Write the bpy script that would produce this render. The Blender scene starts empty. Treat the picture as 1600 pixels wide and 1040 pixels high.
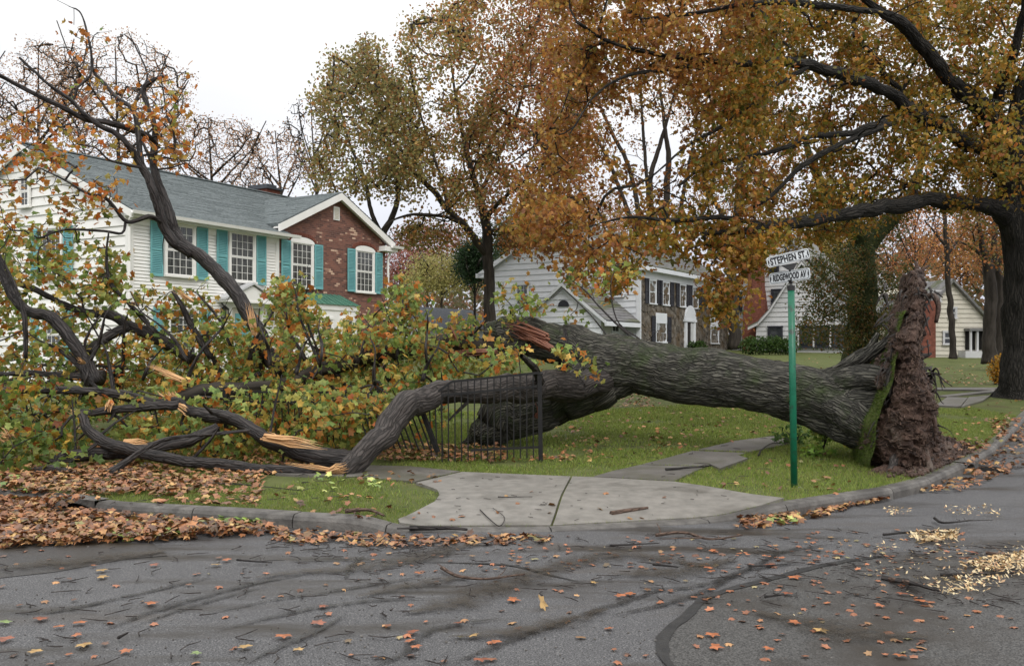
import bpy, bmesh, math, random
import numpy as np
from mathutils import Vector, Matrix
from mathutils.geometry import delaunay_2d_cdt
rng = np.random.default_rng(7); random.seed(7)
S = bpy.context.scene
COL = S.collection
F, HY, CZ = 1450.0, 548.0, 1.65          # photo focal length in px, horizon row, eye height
# ---------------- camera ----------------
cam = bpy.data.objects.new('camera', bpy.data.cameras.new('camera')); COL.objects.link(cam)
cam.location = (0, 0, CZ); cam.rotation_euler = (math.pi/2, 0, 0)
cam.data.sensor_width = 36; cam.data.lens = 36*F/1600; cam.data.shift_y = -(520-HY)/1600*-1*-1
cam.data.shift_y = (520-HY)/1600*-1
cam.data.clip_end = 2000; cam.data.clip_start = .05
S.camera = cam
# ---------------- sky ----------------
SUN_EL, SUN_AZ = math.radians(42), math.radians(168)     # high soft daylight from behind the camera
W = bpy.data.worlds.new('World'); S.world = W; W.use_nodes = True
nt = W.node_tree; nt.nodes.clear()
def N(t, kind, **kw):
    n = t.nodes.new(kind)
    for k, v in kw.items():
        if k.startswith('i_'):
            key = k[2:]; key = int(key) if key.isdigit() else key.replace('_', ' ')
            n.inputs[key].default_value = v
        else: setattr(n, k, v)
    return n
sky = N(nt, 'ShaderNodeTexSky', sky_type='NISHITA', sun_disc=False, sun_elevation=SUN_EL, sun_rotation=SUN_AZ, dust_density=4.0)
tc = N(nt, 'ShaderNodeTexCoord'); sep = N(nt, 'ShaderNodeSeparateXYZ'); nt.links.new(tc.outputs['Generated'], sep.inputs[0])
mr = N(nt, 'ShaderNodeMapRange', i_1=0.0, i_2=1.0, i_3=8.4, i_4=22.0); nt.links.new(sep.outputs['Z'], mr.inputs[0])
mp = N(nt, 'ShaderNodeMapping'); mp.inputs['Scale'].default_value = (1.2, 1.2, 4.0)
nt.links.new(tc.outputs['Generated'], mp.inputs[0])
cl = N(nt, 'ShaderNodeTexNoise', i_Scale=1.7, i_Detail=4.0, i_Roughness=.5); nt.links.new(mp.outputs[0], cl.inputs['Vector'])
cr = N(nt, 'ShaderNodeMapRange', i_1=.35, i_2=.65, i_3=.93, i_4=1.07); nt.links.new(cl.outputs['Fac'], cr.inputs[0])
mu = N(nt, 'ShaderNodeMath', operation='MULTIPLY'); nt.links.new(mr.outputs[0], mu.inputs[0]); nt.links.new(cr.outputs[0], mu.inputs[1])
tint = N(nt, 'ShaderNodeMix', data_type='RGBA'); tint.inputs[6].default_value = (.89, .93, 1.08, 1); tint.inputs[7].default_value = (1.0, 1.0, 1.0, 1)
t2 = N(nt, 'ShaderNodeMapRange', i_1=.0, i_2=.3, i_3=0., i_4=1.); nt.links.new(sep.outputs['Z'], t2.inputs[0]); nt.links.new(t2.outputs[0], tint.inputs[0])
vm = N(nt, 'ShaderNodeVectorMath', operation='SCALE'); nt.links.new(tint.outputs[2], vm.inputs[0]); nt.links.new(mu.outputs[0], vm.inputs['Scale'])
mx = N(nt, 'ShaderNodeMix', data_type='RGBA'); mx.inputs[0].default_value = .93     # thick cloud cover over the clear sky
nt.links.new(sky.outputs[0], mx.inputs[6]); nt.links.new(vm.outputs[0], mx.inputs[7])
bg = N(nt, 'ShaderNodeBackground', i_Strength=.1); nt.links.new(mx.outputs[2], bg.inputs[0])
wo = N(nt, 'ShaderNodeOutputWorld'); nt.links.new(bg.outputs[0], wo.inputs[0])
# ---------------- sun (veiled) ----------------
sl = bpy.data.lights.new('sun', 'SUN'); sl.energy = 1.45; sl.angle = math.radians(25); sl.color = (1, .97, .93)
so = bpy.data.objects.new('sun', sl); COL.objects.link(so)
so.rotation_euler = Vector((-math.sin(SUN_AZ)*math.cos(SUN_EL), -math.cos(SUN_AZ)*math.cos(SUN_EL), -math.sin(SUN_EL))).to_track_quat('-Z', 'Y').to_euler()
S.view_settings.view_transform = 'Standard'; S.view_settings.look = 'None'
S.view_settings.exposure = -0.08; S.view_settings.gamma = 1.0; S.view_settings.use_curve_mapping = False
S.cycles.use_denoising = True; S.cycles.max_bounces = 6; S.cycles.diffuse_bounces = 3; S.cycles.glossy_bounces = 2
S.cycles.transmission_bounces = 3; S.cycles.transparent_max_bounces = 6; S.cycles.use_adaptive_sampling = True

# ================= helpers =================
def P(px, py, Y): return np.array([(px-800)/F*Y, Y, CZ-(py-HY)/F*Y])
KX = np.array([-80, -12, -4.9, -4.0, -2.6, -2.0, -1.1, .38, 1.83, 2.8, 4.17, 4.95, 5.9, 7.3, 10.2, 60])
KY = np.array([38, 12.4, 9.8, 9.25, 8.85, 8.65, 8.42, 8.45, 8.85, 9.28, 10.25, 11.0, 12.25, 14.1, 18.5, 94])
def yk(x): return np.interp(x, KX, KY)
def rise(y):
    t = np.clip(y-12, 0, 70); return .033*np.sqrt(t*t+4)-.066
def sm(a, b, x):
    t = np.clip((x-a)/(b-a), 0, 1); return t*t*(3-2*t)
def T(x, y):
    d = y-yk(x)
    ramp = sm(-1.5, -.8, x)*(1-sm(1.9, 2.9, x))
    return rise(y)+.12-ramp*.105*(1-sm(0, 1.5, d))
def G(px, py, dz=0.0):
    lo, hi = 4.0, 110.0
    f = lambda Y: (CZ-(py-HY)/F*Y)-(ground((px-800)/F*Y, Y)+dz)
    for _ in range(40):
        m = (lo+hi)/2
        if f(m) > 0: lo = m
        else: hi = m
    x = (px-800)/F*lo
    return np.array([x, lo, float(ground(x, lo))+dz])
def ground(x, y):
    return np.where(y > yk(x), T(x, y), rise(y))
TAB = rng.random(65536)
def vnoise(p):
    p = np.asarray(p, float); i = np.floor(p).astype(np.int64); f = p-i; f = f*f*(3-2*f)
    def h(x, y, z): return TAB[((x*73856093) ^ (y*19349663) ^ (z*83492791)) & 65535]
    x, y, z = i[..., 0], i[..., 1], i[..., 2]; u, v, w = f[..., 0], f[..., 1], f[..., 2]
    r = 0
    for dx in (0, 1):
        for dy in (0, 1):
            for dz in (0, 1):
                r = r+h(x+dx, y+dy, z+dz)*(u if dx else 1-u)*(v if dy else 1-v)*(w if dz else 1-w)
    return r
def fbm(p, o=4, g=.5):
    p = np.asarray(p, float); a = 1; s = 0; t = 0
    for k in range(o):
        s = s+a*vnoise(p*2**k+k*17.3); t += a; a *= g
    return s/t

def mk(name, V, FL, mat=None, parent=None, smooth=False, attrs=None, loc=None, rot=None):
    """one mesh object from numpy vertices and a list of face arrays"""
    me = bpy.data.meshes.new(name); V = np.asarray(V, np.float32).reshape(-1, 3)
    FL = [np.asarray(f, np.int32) for f in FL if len(f)]
    me.vertices.add(len(V)); me.vertices.foreach_set('co', V.ravel())
    nl = sum(f.size for f in FL); npoly = sum(len(f) for f in FL)
    me.loops.add(nl); me.loops.foreach_set('vertex_index', np.concatenate([f.ravel() for f in FL]))
    st, o = [], 0
    for f in FL:
        st.append(o+np.arange(len(f))*f.shape[1]); o += f.size
    me.polygons.add(npoly); me.polygons.foreach_set('loop_start', np.concatenate(st).astype(np.int32))
    me.update(calc_edges=True); me.polygons.foreach_set('use_smooth', np.full(npoly, bool(smooth)))
    for k, (dom, arr) in (attrs or {}).items():
        at = me.attributes.new(k, 'FLOAT_VECTOR', dom); at.data.foreach_set('vector', np.asarray(arr, np.float32).ravel())
    if mat: me.materials.append(mat)
    ob = bpy.data.objects.new(name, me); COL.objects.link(ob)
    if parent is not None: ob.parent = parent
    if loc is not None: ob.location = loc
    if rot is not None: ob.rotation_euler = rot
    return ob
def tag(o, label=None, cat=None, group=None, kind=None):
    for k, v in (('label', label), ('category', cat), ('group', group), ('kind', kind)):
        if v: o[k] = v
    return o
def empty(name, loc=(0, 0, 0), rz=0, **kw):
    o = bpy.data.objects.new(name, None); COL.objects.link(o); o.location = loc; o.rotation_euler = (0, 0, rz); o.empty_display_size = .2
    return tag(o, **kw)
def share(name, src, parent, loc=(0, 0, 0), rot=(0, 0, 0), sc=(1, 1, 1)):
    o = bpy.data.objects.new(name, src.data); COL.objects.link(o); o.parent = parent; o.location = loc; o.rotation_euler = rot; o.scale = sc
    return o
def copy_tree(o, parent=None):
    c = o.copy(); COL.objects.link(c); c.parent = parent
    for ch in list(o.children): copy_tree(ch, c)
    return c
class MB:
    def __init__(s): s.V, s.T, s.Q, s.n, s.P = [], [], [], 0, []
    def add(s, V, tris=None, quads=None, polys=None):
        V = np.asarray(V, float).reshape(-1, 3)
        if tris is not None and len(tris): s.T.append(np.asarray(tris)+s.n)
        if quads is not None and len(quads): s.Q.append(np.asarray(quads)+s.n)
        for p in polys or []: s.P.append(np.asarray([p])+s.n)
        s.V.append(V); s.n += len(V); return s
    def box(s, a, b):
        x0, y0, z0 = a; x1, y1, z1 = b
        V = [(x0,y0,z0),(x1,y0,z0),(x1,y1,z0),(x0,y1,z0),(x0,y0,z1),(x1,y0,z1),(x1,y1,z1),(x0,y1,z1)]
        return s.add(V, quads=[(0,3,2,1),(4,5,6,7),(0,1,5,4),(1,2,6,5),(2,3,7,6),(3,0,4,7)])
    def prism(s, pts, off):
        """polygon pts (3d) extruded by the vector off"""
        n = len(pts); A = np.asarray(pts, float); B = A+np.asarray(off, float)
        s.add(np.vstack([A, B]), quads=[(i, (i+1) % n, n+(i+1) % n, n+i) for i in range(n)], polys=[list(range(n))[::-1], list(range(n, 2*n))])
        return s
    def bar(s, a, b, w, h=None, up=(0, 0, 1)):
        h = h or w; a = np.asarray(a, float); b = np.asarray(b, float); d = b-a; d /= np.linalg.norm(d)
        u = np.asarray(up, float); sd = np.cross(d, u)
        if np.linalg.norm(sd) < .05: sd = np.cross(d, (1, 0, 0))
        sd /= np.linalg.norm(sd); u = np.cross(sd, d)
        q = [a-sd*w/2-u*h/2, a+sd*w/2-u*h/2, a+sd*w/2+u*h/2, a-sd*w/2+u*h/2]
        q += [p+(b-a) for p in q]
        return s.add(q, quads=[(0,3,2,1),(4,5,6,7),(0,1,5,4),(1,2,6,5),(2,3,7,6),(3,0,4,7)])
    def tube(s, pts, rad, sides=6):
        V, Q, _, caps = tube(pts, rad, sides); return s.add(V, quads=Q, polys=caps)
    def build(s, name, mat, parent=None, smooth=False, **kw):
        return mk(name, np.vstack(s.V), s.T+s.Q+s.P, mat, parent, smooth, **kw)
def resample(pts, rad, step):
    pts = np.asarray(pts, float); rad = np.asarray(rad, float)
    A = np.column_stack([pts, rad]); n = len(A)
    if n < 3:
        k = max(2, int(np.linalg.norm(pts[1]-pts[0])/step)+1); t = np.linspace(0, 1, k)[:, None]
        B = A[0]*(1-t)+A[1]*t; return B[:, :3], B[:, 3]
    E = np.vstack([2*A[0]-A[1], A, 2*A[-1]-A[-2]]); out = []
    for i in range(n-1):
        p0, p1, p2, p3 = E[i:i+4]; k = max(1, int(np.ceil(np.linalg.norm((p2-p1)[:3])/step)))
        t = (np.arange(k)/k)[:, None]
        out.append(.5*((2*p1)+(p2-p0)*t+(2*p0-5*p1+4*p2-p3)*t**2+(-p0+3*p1-3*p2+p3)*t**3))
    out.append(A[-1:]); B = np.vstack(out); return B[:, :3], np.maximum(B[:, 3], 1e-4)
def frames(pts):
    d = np.gradient(pts, axis=0); d /= np.linalg.norm(d, axis=1)[:, None]+1e-9
    u = np.cross(d[0], (0, 0, 1.)); u = u if np.linalg.norm(u) > .1 else np.cross(d[0], (1., 0, 0))
    u /= np.linalg.norm(u); U = [u]
    for k in range(1, len(d)):
        u = u-d[k]*np.dot(u, d[k]); u /= np.linalg.norm(u)+1e-9; U.append(u)
    U = np.array(U); return d, U, np.cross(d, U)
def tube(pts, rad, sides=6, amp=0.0, freq=1.0, seed=0, lump=0.0):
    pts = np.asarray(pts, float); rad = np.asarray(rad, float); n = len(pts)
    d, U, B = frames(pts); th = np.linspace(0, 2*math.pi, sides, endpoint=False)
    L = np.concatenate([[0], np.cumsum(np.linalg.norm(np.diff(pts, axis=0), axis=1))])
    r = np.repeat(rad[:, None], sides, 1); c, s_ = np.cos(th)[None], np.sin(th)[None]
    bc = np.stack([c*r, s_*r, np.repeat(L[:, None], sides, 1)], -1)
    if amp > 0:
        q = bc*np.array([9, 9, 1.5])*freq+seed*7.1
        q = q+fbm(bc*3+seed, 2)[..., None]*1.3
        rd = 1-np.abs(2*fbm(q, 3, .6)-1)*2.2
        r = r*(1+lump*(fbm(bc*np.array([2., 2., 1.2])+seed*3.3, 3)-.5)*2)+amp*(rd-.5)
    V = pts[:, None]+U[:, None]*(c*r)[..., None]+B[:, None]*(s_*r)[..., None]
    i = np.arange(n-1)[:, None]*sides; j = np.arange(sides)[None]; jn = (j+1) % sides
    Q = np.stack([i+j, i+jn, i+sides+jn, i+sides+j], -1).reshape(-1, 4)
    return V.reshape(-1, 3), Q, bc.reshape(-1, 3), [list(range(sides))[::-1], list(range((n-1)*sides, n*sides))]

# ---------------- materials ----------------
def lin(r, g, b): return tuple(((c/255)/12.92 if c/255 <= .04045 else ((c/255+.055)/1.055)**2.4) for c in (r, g, b))
def mat(name, c1, c2=None, scale=5., rough=.7, bump=0., bscale=None, spec=.3, stretch=(1, 1, 1), detail=5., lo=.35, hi=.65, bdist=.02, c3=None, s3=.7, l3=.5, h3=.62, r2=None, coord='Object', transl=0., metallic=0.):
    m = bpy.data.materials.new(name); m.use_nodes = True; t = m.node_tree; L = t.links.new
    b = t.nodes['Principled BSDF']; b.inputs['Roughness'].default_value = rough; b.inputs['Specular IOR Level'].default_value = spec
    b.inputs['Metallic'].default_value = metallic
    if coord in ('Object', 'Generated'): src = N(t, 'ShaderNodeTexCoord').outputs[coord]
    else: src = N(t, 'ShaderNodeAttribute', attribute_name=coord).outputs['Vector']
    mpn = N(t, 'ShaderNodeMapping'); mpn.inputs['Scale'].default_value = stretch; L(src, mpn.inputs[0]); v = mpn.outputs[0]
    c2 = c2 or c1
    n = N(t, 'ShaderNodeTexNoise', i_Scale=scale, i_Detail=detail, i_Roughness=.6); L(v, n.inputs['Vector'])
    r = N(t, 'ShaderNodeMapRange', i_1=lo, i_2=hi); L(n.outputs['Fac'], r.inputs[0])
    mixn = N(t, 'ShaderNodeMix', data_type='RGBA'); mixn.inputs[6].default_value = (*c1, 1); mixn.inputs[7].default_value = (*c2, 1); L(r.outputs[0], mixn.inputs[0])
    out = mixn.outputs[2]
    if c3:
        n3 = N(t, 'ShaderNodeTexNoise', i_Scale=s3, i_Detail=4., i_Roughness=.6); L(v, n3.inputs['Vector'])
        r3 = N(t, 'ShaderNodeMapRange', i_1=l3, i_2=h3); L(n3.outputs['Fac'], r3.inputs[0])
        m3 = N(t, 'ShaderNodeMix', data_type='RGBA'); m3.inputs[7].default_value = (*c3, 1); L(r3.outputs[0], m3.inputs[0]); L(out, m3.inputs[6]); out = m3.outputs[2]
        if r2 is not None:
            rr = N(t, 'ShaderNodeMapRange', i_3=rough, i_4=r2); L(r3.outputs[0], rr.inputs[0]); L(rr.outputs[0], b.inputs['Roughness'])
    L(out, b.inputs['Base Color'])
    if bump:
        bn = N(t, 'ShaderNodeTexNoise', i_Scale=bscale or scale*3, i_Detail=5., i_Roughness=.65); L(v, bn.inputs['Vector'])
        bp = N(t, 'ShaderNodeBump', i_Strength=bump, i_Distance=bdist); L(bn.outputs['Fac'], bp.inputs['Height']); L(bp.outputs[0], b.inputs['Normal'])
    return m
def leafmat(name, transl=.35, rough=.45, spec=.35):
    m = bpy.data.materials.new(name); m.use_nodes = True; t = m.node_tree; L = t.links.new
    b = t.nodes['Principled BSDF']; b.inputs['Roughness'].default_value = rough; b.inputs['Specular IOR Level'].default_value = spec
    a = N(t, 'ShaderNodeAttribute', attribute_name='col'); c = N(t, 'ShaderNodeTexCoord')
    n = N(t, 'ShaderNodeTexNoise', i_Scale=14., i_Detail=2.); L(c.outputs['Object'], n.inputs['Vector'])
    r = N(t, 'ShaderNodeMapRange', i_1=.3, i_2=.7, i_3=.7, i_4=1.25); L(n.outputs['Fac'], r.inputs[0])
    v = N(t, 'ShaderNodeVectorMath', operation='SCALE'); L(a.outputs['Vector'], v.inputs[0]); L(r.outputs[0], v.inputs['Scale'])
    L(v.outputs[0], b.inputs['Base Color'])
    tr = N(t, 'ShaderNodeBsdfTranslucent'); L(v.outputs[0], tr.inputs[0])
    ms = N(t, 'ShaderNodeMixShader'); ms.inputs[0].default_value = transl; L(b.outputs[0], ms.inputs[1]); L(tr.outputs[0], ms.inputs[2])
    L(ms.outputs[0], t.nodes['Material Output'].inputs[0]); return m
M = {}
M['leaf'] = leafmat('leaf', .48); M['litter'] = leafmat('leaf litter', .05, .4, .5)
def barkmat(name, dark, mid, light, f=14., st=.16, dist=.03, moss=None, mossamt=(.52, .68), rough=.7, fw=.10):
    m = bpy.data.materials.new(name); m.use_nodes = True; t = m.node_tree; L = t.links.new; b = t.nodes['Principled BSDF']; b.inputs['Roughness'].default_value = rough; b.inputs['Specular IOR Level'].default_value = .3
    a = N(t, 'ShaderNodeAttribute', attribute_name='bc').outputs['Vector']
    w0 = N(t, 'ShaderNodeTexNoise', i_Scale=5., i_Detail=2.); L(a, w0.inputs['Vector']); ws = N(t, 'ShaderNodeVectorMath', operation='SCALE'); ws.inputs['Scale'].default_value = .08; L(w0.outputs['Color'], ws.inputs[0])
    ad = N(t, 'ShaderNodeVectorMath', operation='ADD'); L(a, ad.inputs[0]); L(ws.outputs[0], ad.inputs[1])
    mp_ = N(t, 'ShaderNodeMapping'); mp_.inputs['Scale'].default_value = (1, 1, st); L(ad.outputs[0], mp_.inputs[0])
    n = N(t, 'ShaderNodeTexVoronoi', i_Scale=f*1.25, feature='DISTANCE_TO_EDGE'); L(mp_.outputs[0], n.inputs['Vector'])
    ri = N(t, 'ShaderNodeMapRange', i_1=-.03, i_2=fw*2.); L(n.outputs['Distance'], ri.inputs[0])
    fi = N(t, 'ShaderNodeTexNoise', i_Scale=f*3.2, i_Detail=4., i_Roughness=.7); L(mp_.outputs[0], fi.inputs['Vector'])
    fr = N(t, 'ShaderNodeMapRange', i_1=.3, i_2=.7); L(fi.outputs['Fac'], fr.inputs[0])
    c1 = N(t, 'ShaderNodeMix', data_type='RGBA'); c1.inputs[6].default_value = (*mid, 1); c1.inputs[7].default_value = (*light, 1); L(fr.outputs[0], c1.inputs[0])
    c2 = N(t, 'ShaderNodeMix', data_type='RGBA'); c2.inputs[6].default_value = (*dark, 1); L(c1.outputs[2], c2.inputs[7]); L(ri.outputs[0], c2.inputs[0]); out = c2.outputs[2]
    if moss:
        g = N(t, 'ShaderNodeTexNoise', i_Scale=1.6, i_Detail=6., i_Roughness=.7); L(a, g.inputs['Vector']); gr = N(t, 'ShaderNodeMapRange', i_1=mossamt[0], i_2=mossamt[1], i_4=.85); L(g.outputs['Fac'], gr.inputs[0])
        c3 = N(t, 'ShaderNodeMix', data_type='RGBA'); c3.inputs[7].default_value = (*moss, 1); L(out, c3.inputs[6]); L(gr.outputs[0], c3.inputs[0]); out = c3.outputs[2]
    L(out, b.inputs['Base Color'])
    hs = N(t, 'ShaderNodeMath', operation='MULTIPLY_ADD'); hs.inputs[1].default_value = .35; L(fi.outputs['Fac'], hs.inputs[0]); L(ri.outputs[0], hs.inputs[2])
    bp = N(t, 'ShaderNodeBump', i_Strength=1., i_Distance=dist); L(hs.outputs[0], bp.inputs['Height']); L(bp.outputs[0], b.inputs['Normal']); return m
M['bark'] = barkmat('wet dark bark', (.006, .005, .005), (.022, .018, .017), (.055, .046, .042), 18, .1, .012, rough=.55)
M['bark_grey'] = barkmat('grey furrowed bark', (.007, .007, .006), (.042, .040, .033), (.18, .17, .14), 24, .075, .03, (.04, .058, .018), (.5, .66), .8, .13)
M['bark_oak'] = barkmat('near black furrowed oak bark', (.004, .004, .003), (.018, .016, .013), (.045, .04, .033), 18, .08, .03, None, (.5, .6), .85, .12)
M['bark_red'] = barkmat('reddish stripped bark', (.03, .018, .013), (.085, .05, .036), (.17, .115, .085), 30, .2, .006)
M['bark_brown'] = barkmat('brown smooth bark', (.012, .010, .009), (.045, .038, .035), (.085, .073, .066), 20, .1, .012)
M['bark_far'] = mat('dark bark', (.018, .015, .012), (.05, .042, .034), 8, .8, .5, 20, .2, coord='bc', stretch=(1, 1, .2))
M['bark_ivy'] = mat('ivy covered bark', (.02, .03, .01), (.05, .06, .02), 8, .8, .8, 20, .2)
M['wood'] = mat('torn pale wood', (.62, .40, .20), (.42, .2, .08), 12, .6, .6, 40, .3, (1, 1, .2), coord='bc')
M['wood_red'] = mat('torn red heartwood', (.10, .032, .02), (.27, .11, .06), 14, .55, .8, 30, .4, (1, 1, .2), coord='bc')
M['soil'] = mat('dark wet soil', (.026, .014, .010), (.098, .055, .038), 6, .55, 1., 26, .4, bdist=.04, c3=(.12, .088, .068), s3=2.2, l3=.56, h3=.66, r2=.35)
M['turf'] = mat('short grass sward', (.075, .095, .026), (.115, .13, .045), 1.6, .85, .8, 60, .15, c3=(.085, .065, .035), s3=.9, l3=.56, h3=.75)
M['kerb'] = mat('wet kerb concrete', (.07, .065, .06), (.155, .145, .132), 7, .55, .5, 60, .4, c3=(.06, .055, .05), s3=1.4, l3=.5, h3=.65)
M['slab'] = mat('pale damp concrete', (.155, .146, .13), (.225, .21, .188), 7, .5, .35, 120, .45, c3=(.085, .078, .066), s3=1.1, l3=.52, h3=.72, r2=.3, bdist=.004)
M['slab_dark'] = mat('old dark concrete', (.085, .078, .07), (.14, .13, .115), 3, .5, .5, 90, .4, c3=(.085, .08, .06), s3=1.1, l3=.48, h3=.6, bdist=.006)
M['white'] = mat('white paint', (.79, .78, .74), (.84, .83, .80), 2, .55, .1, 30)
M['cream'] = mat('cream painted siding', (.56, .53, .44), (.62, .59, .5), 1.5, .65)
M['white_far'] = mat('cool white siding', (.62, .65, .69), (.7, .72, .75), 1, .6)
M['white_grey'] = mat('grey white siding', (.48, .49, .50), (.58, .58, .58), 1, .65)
M['teal'] = mat('teal shutter paint', (.13, .35, .37), (.18, .43, .44), 3, .5, .1, 20)
M['black_paint'] = mat('black paint', (.012, .012, .013), (.022, .021, .021), 8, .42, .1, 40, .5)
M['shutter_dark'] = mat('dark navy shutter paint', (.02, .022, .03), (.035, .036, .045), 3, .5)
M['green_metal'] = mat('green standing seam roof', (.055, .15, .11), (.09, .21, .15), 3, .5, .1, 20)
M['shingle'] = mat('grey green asphalt shingles', (.15, .172, .176), (.23, .26, .262), 9, .85, .8, 40, .2, (1, 1, 1), bdist=.02)
M['slate'] = mat('grey slate roof', (.12, .12, .125), (.22, .215, .21), 5, .7, .6, 20, .3, (.4, 2, 2), c3=(.1, .11, .06), s3=.6)
M['roof_dark'] = mat('dark charcoal shingles', (.05, .056, .065), (.085, .092, .105), 6, .8, .5, 30)
M['iron'] = mat('black wrought iron', (.006, .006, .007), (.014, .013, .012), 20, .55, .2, 60, .3)
M['pole'] = mat('green painted pole', (.0, .10, .052), (.005, .145, .075), 6, .38, .15, 40, .5, c3=(.02, .045, .03), s3=9, l3=.56, h3=.68)
M['sign_white'] = mat('sign white enamel', (.56, .60, .62), (.66, .69, .7), 10, .4, .05)
M['letter'] = mat('black lettering', (.02, .02, .022), None, 5, .5)
M['stone'] = mat('brown rubble stone', (.07, .06, .05), (.21, .185, .155), 3.2, .85, .9, 12, .2, c3=(.12, .09, .06), s3=1.5, bdist=.05)
M['lamp'] = mat('lantern glass', (.2, .19, .16), None, 5, .2)
M['interior'] = mat('dark opening', (.012, .011, .01), (.02, .018, .016), 3, .9)
M['curtain_light'] = mat('pale curtained pane', (.22, .24, .25), (.4, .42, .43), 3.5, .12, 0, 1, .5, (4, 4, .6))
M['curtain'] = mat('window pane with curtain behind', (.022, .024, .024), (.11, .115, .11), 3.5, .08, 0, 1, .6, (4, 4, .6))
M['pane'] = mat('dark window pane', (.012, .014, .016), (.05, .055, .06), 1.2, .06, 0, 1, .7)
M['chips'] = mat('fresh sawdust', (.62, .46, .24), (.78, .62, .38), 30, .9, .5, 80)
M['seam'] = mat('black tar seam', (.012, .012, .013), (.028, .027, .026), 12, .5, .4, 60, .4)
M['chimney'] = mat('red brown chimney brick', (.13, .045, .03), (.22, .08, .055), 7, .85, .5, 30)
def brickmat(name, c1, c2, mortar, sc=1.0, w=.215, h=.075, axis='XZ', pale=(.62, .42, .30)):
    m = bpy.data.materials.new(name); m.use_nodes = True; t = m.node_tree; L = t.links.new; b = t.nodes['Principled BSDF']
    c = N(t, 'ShaderNodeTexCoord'); s = N(t, 'ShaderNodeSeparateXYZ'); L(c.outputs['Object'], s.inputs[0]); k = N(t, 'ShaderNodeCombineXYZ')
    ad = N(t, 'ShaderNodeMath', operation='ADD'); L(s.outputs['X'], ad.inputs[0]); L(s.outputs['Y'], ad.inputs[1]); L(ad.outputs[0], k.inputs[0]); L(s.outputs['Z'], k.inputs[1])
    br = N(t, 'ShaderNodeTexBrick', i_Scale=1., i_Mortar_Size=.006, i_Brick_Width=w, i_Row_Height=h, i_Bias=0.); L(k.outputs[0], br.inputs['Vector'])
    br.inputs['Color1'].default_value = (*c1, 1); br.inputs['Color2'].default_value = (*c2, 1); br.inputs['Mortar'].default_value = (*mortar, 1)
    # single pale bricks, in loose patches
    cell = N(t, 'ShaderNodeTexBrick', i_Scale=1., i_Mortar_Size=.006, i_Brick_Width=w, i_Row_Height=h); L(k.outputs[0], cell.inputs['Vector'])
    cell.inputs['Color1'].default_value = (0, 0, 0, 1); cell.inputs['Color2'].default_value = (1, 1, 1, 1); cell.inputs['Mortar'].default_value = (0, 0, 0, 1)
    g1 = N(t, 'ShaderNodeMapRange', i_1=.86, i_2=.88); L(cell.outputs['Color'], g1.inputs[0])
    n = N(t, 'ShaderNodeTexNoise', i_Scale=1.8, i_Detail=3.); L(c.outputs['Object'], n.inputs['Vector']); g2 = N(t, 'ShaderNodeMapRange', i_1=.46, i_2=.56); L(n.outputs['Fac'], g2.inputs[0])
    mm = N(t, 'ShaderNodeMath', operation='MULTIPLY'); L(g1.outputs[0], mm.inputs[0]); L(g2.outputs[0], mm.inputs[1])
    mx_ = N(t, 'ShaderNodeMix', data_type='RGBA'); mx_.inputs[7].default_value = (*pale, 1); L(mm.outputs[0], mx_.inputs[0]); L(br.outputs['Color'], mx_.inputs[6])
    L(mx_.outputs[2], b.inputs['Base Color']); b.inputs['Roughness'].default_value = .8
    bp = N(t, 'ShaderNodeBump', i_Strength=.6, i_Distance=.01, invert=True); L(br.outputs['Fac'], bp.inputs['Height']); L(bp.outputs[0], b.inputs['Normal'])
    return m
M['brick'] = brickmat('red brown brick', (.10, .042, .034), (.25, .10, .07), (.2, .14, .11))
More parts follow.
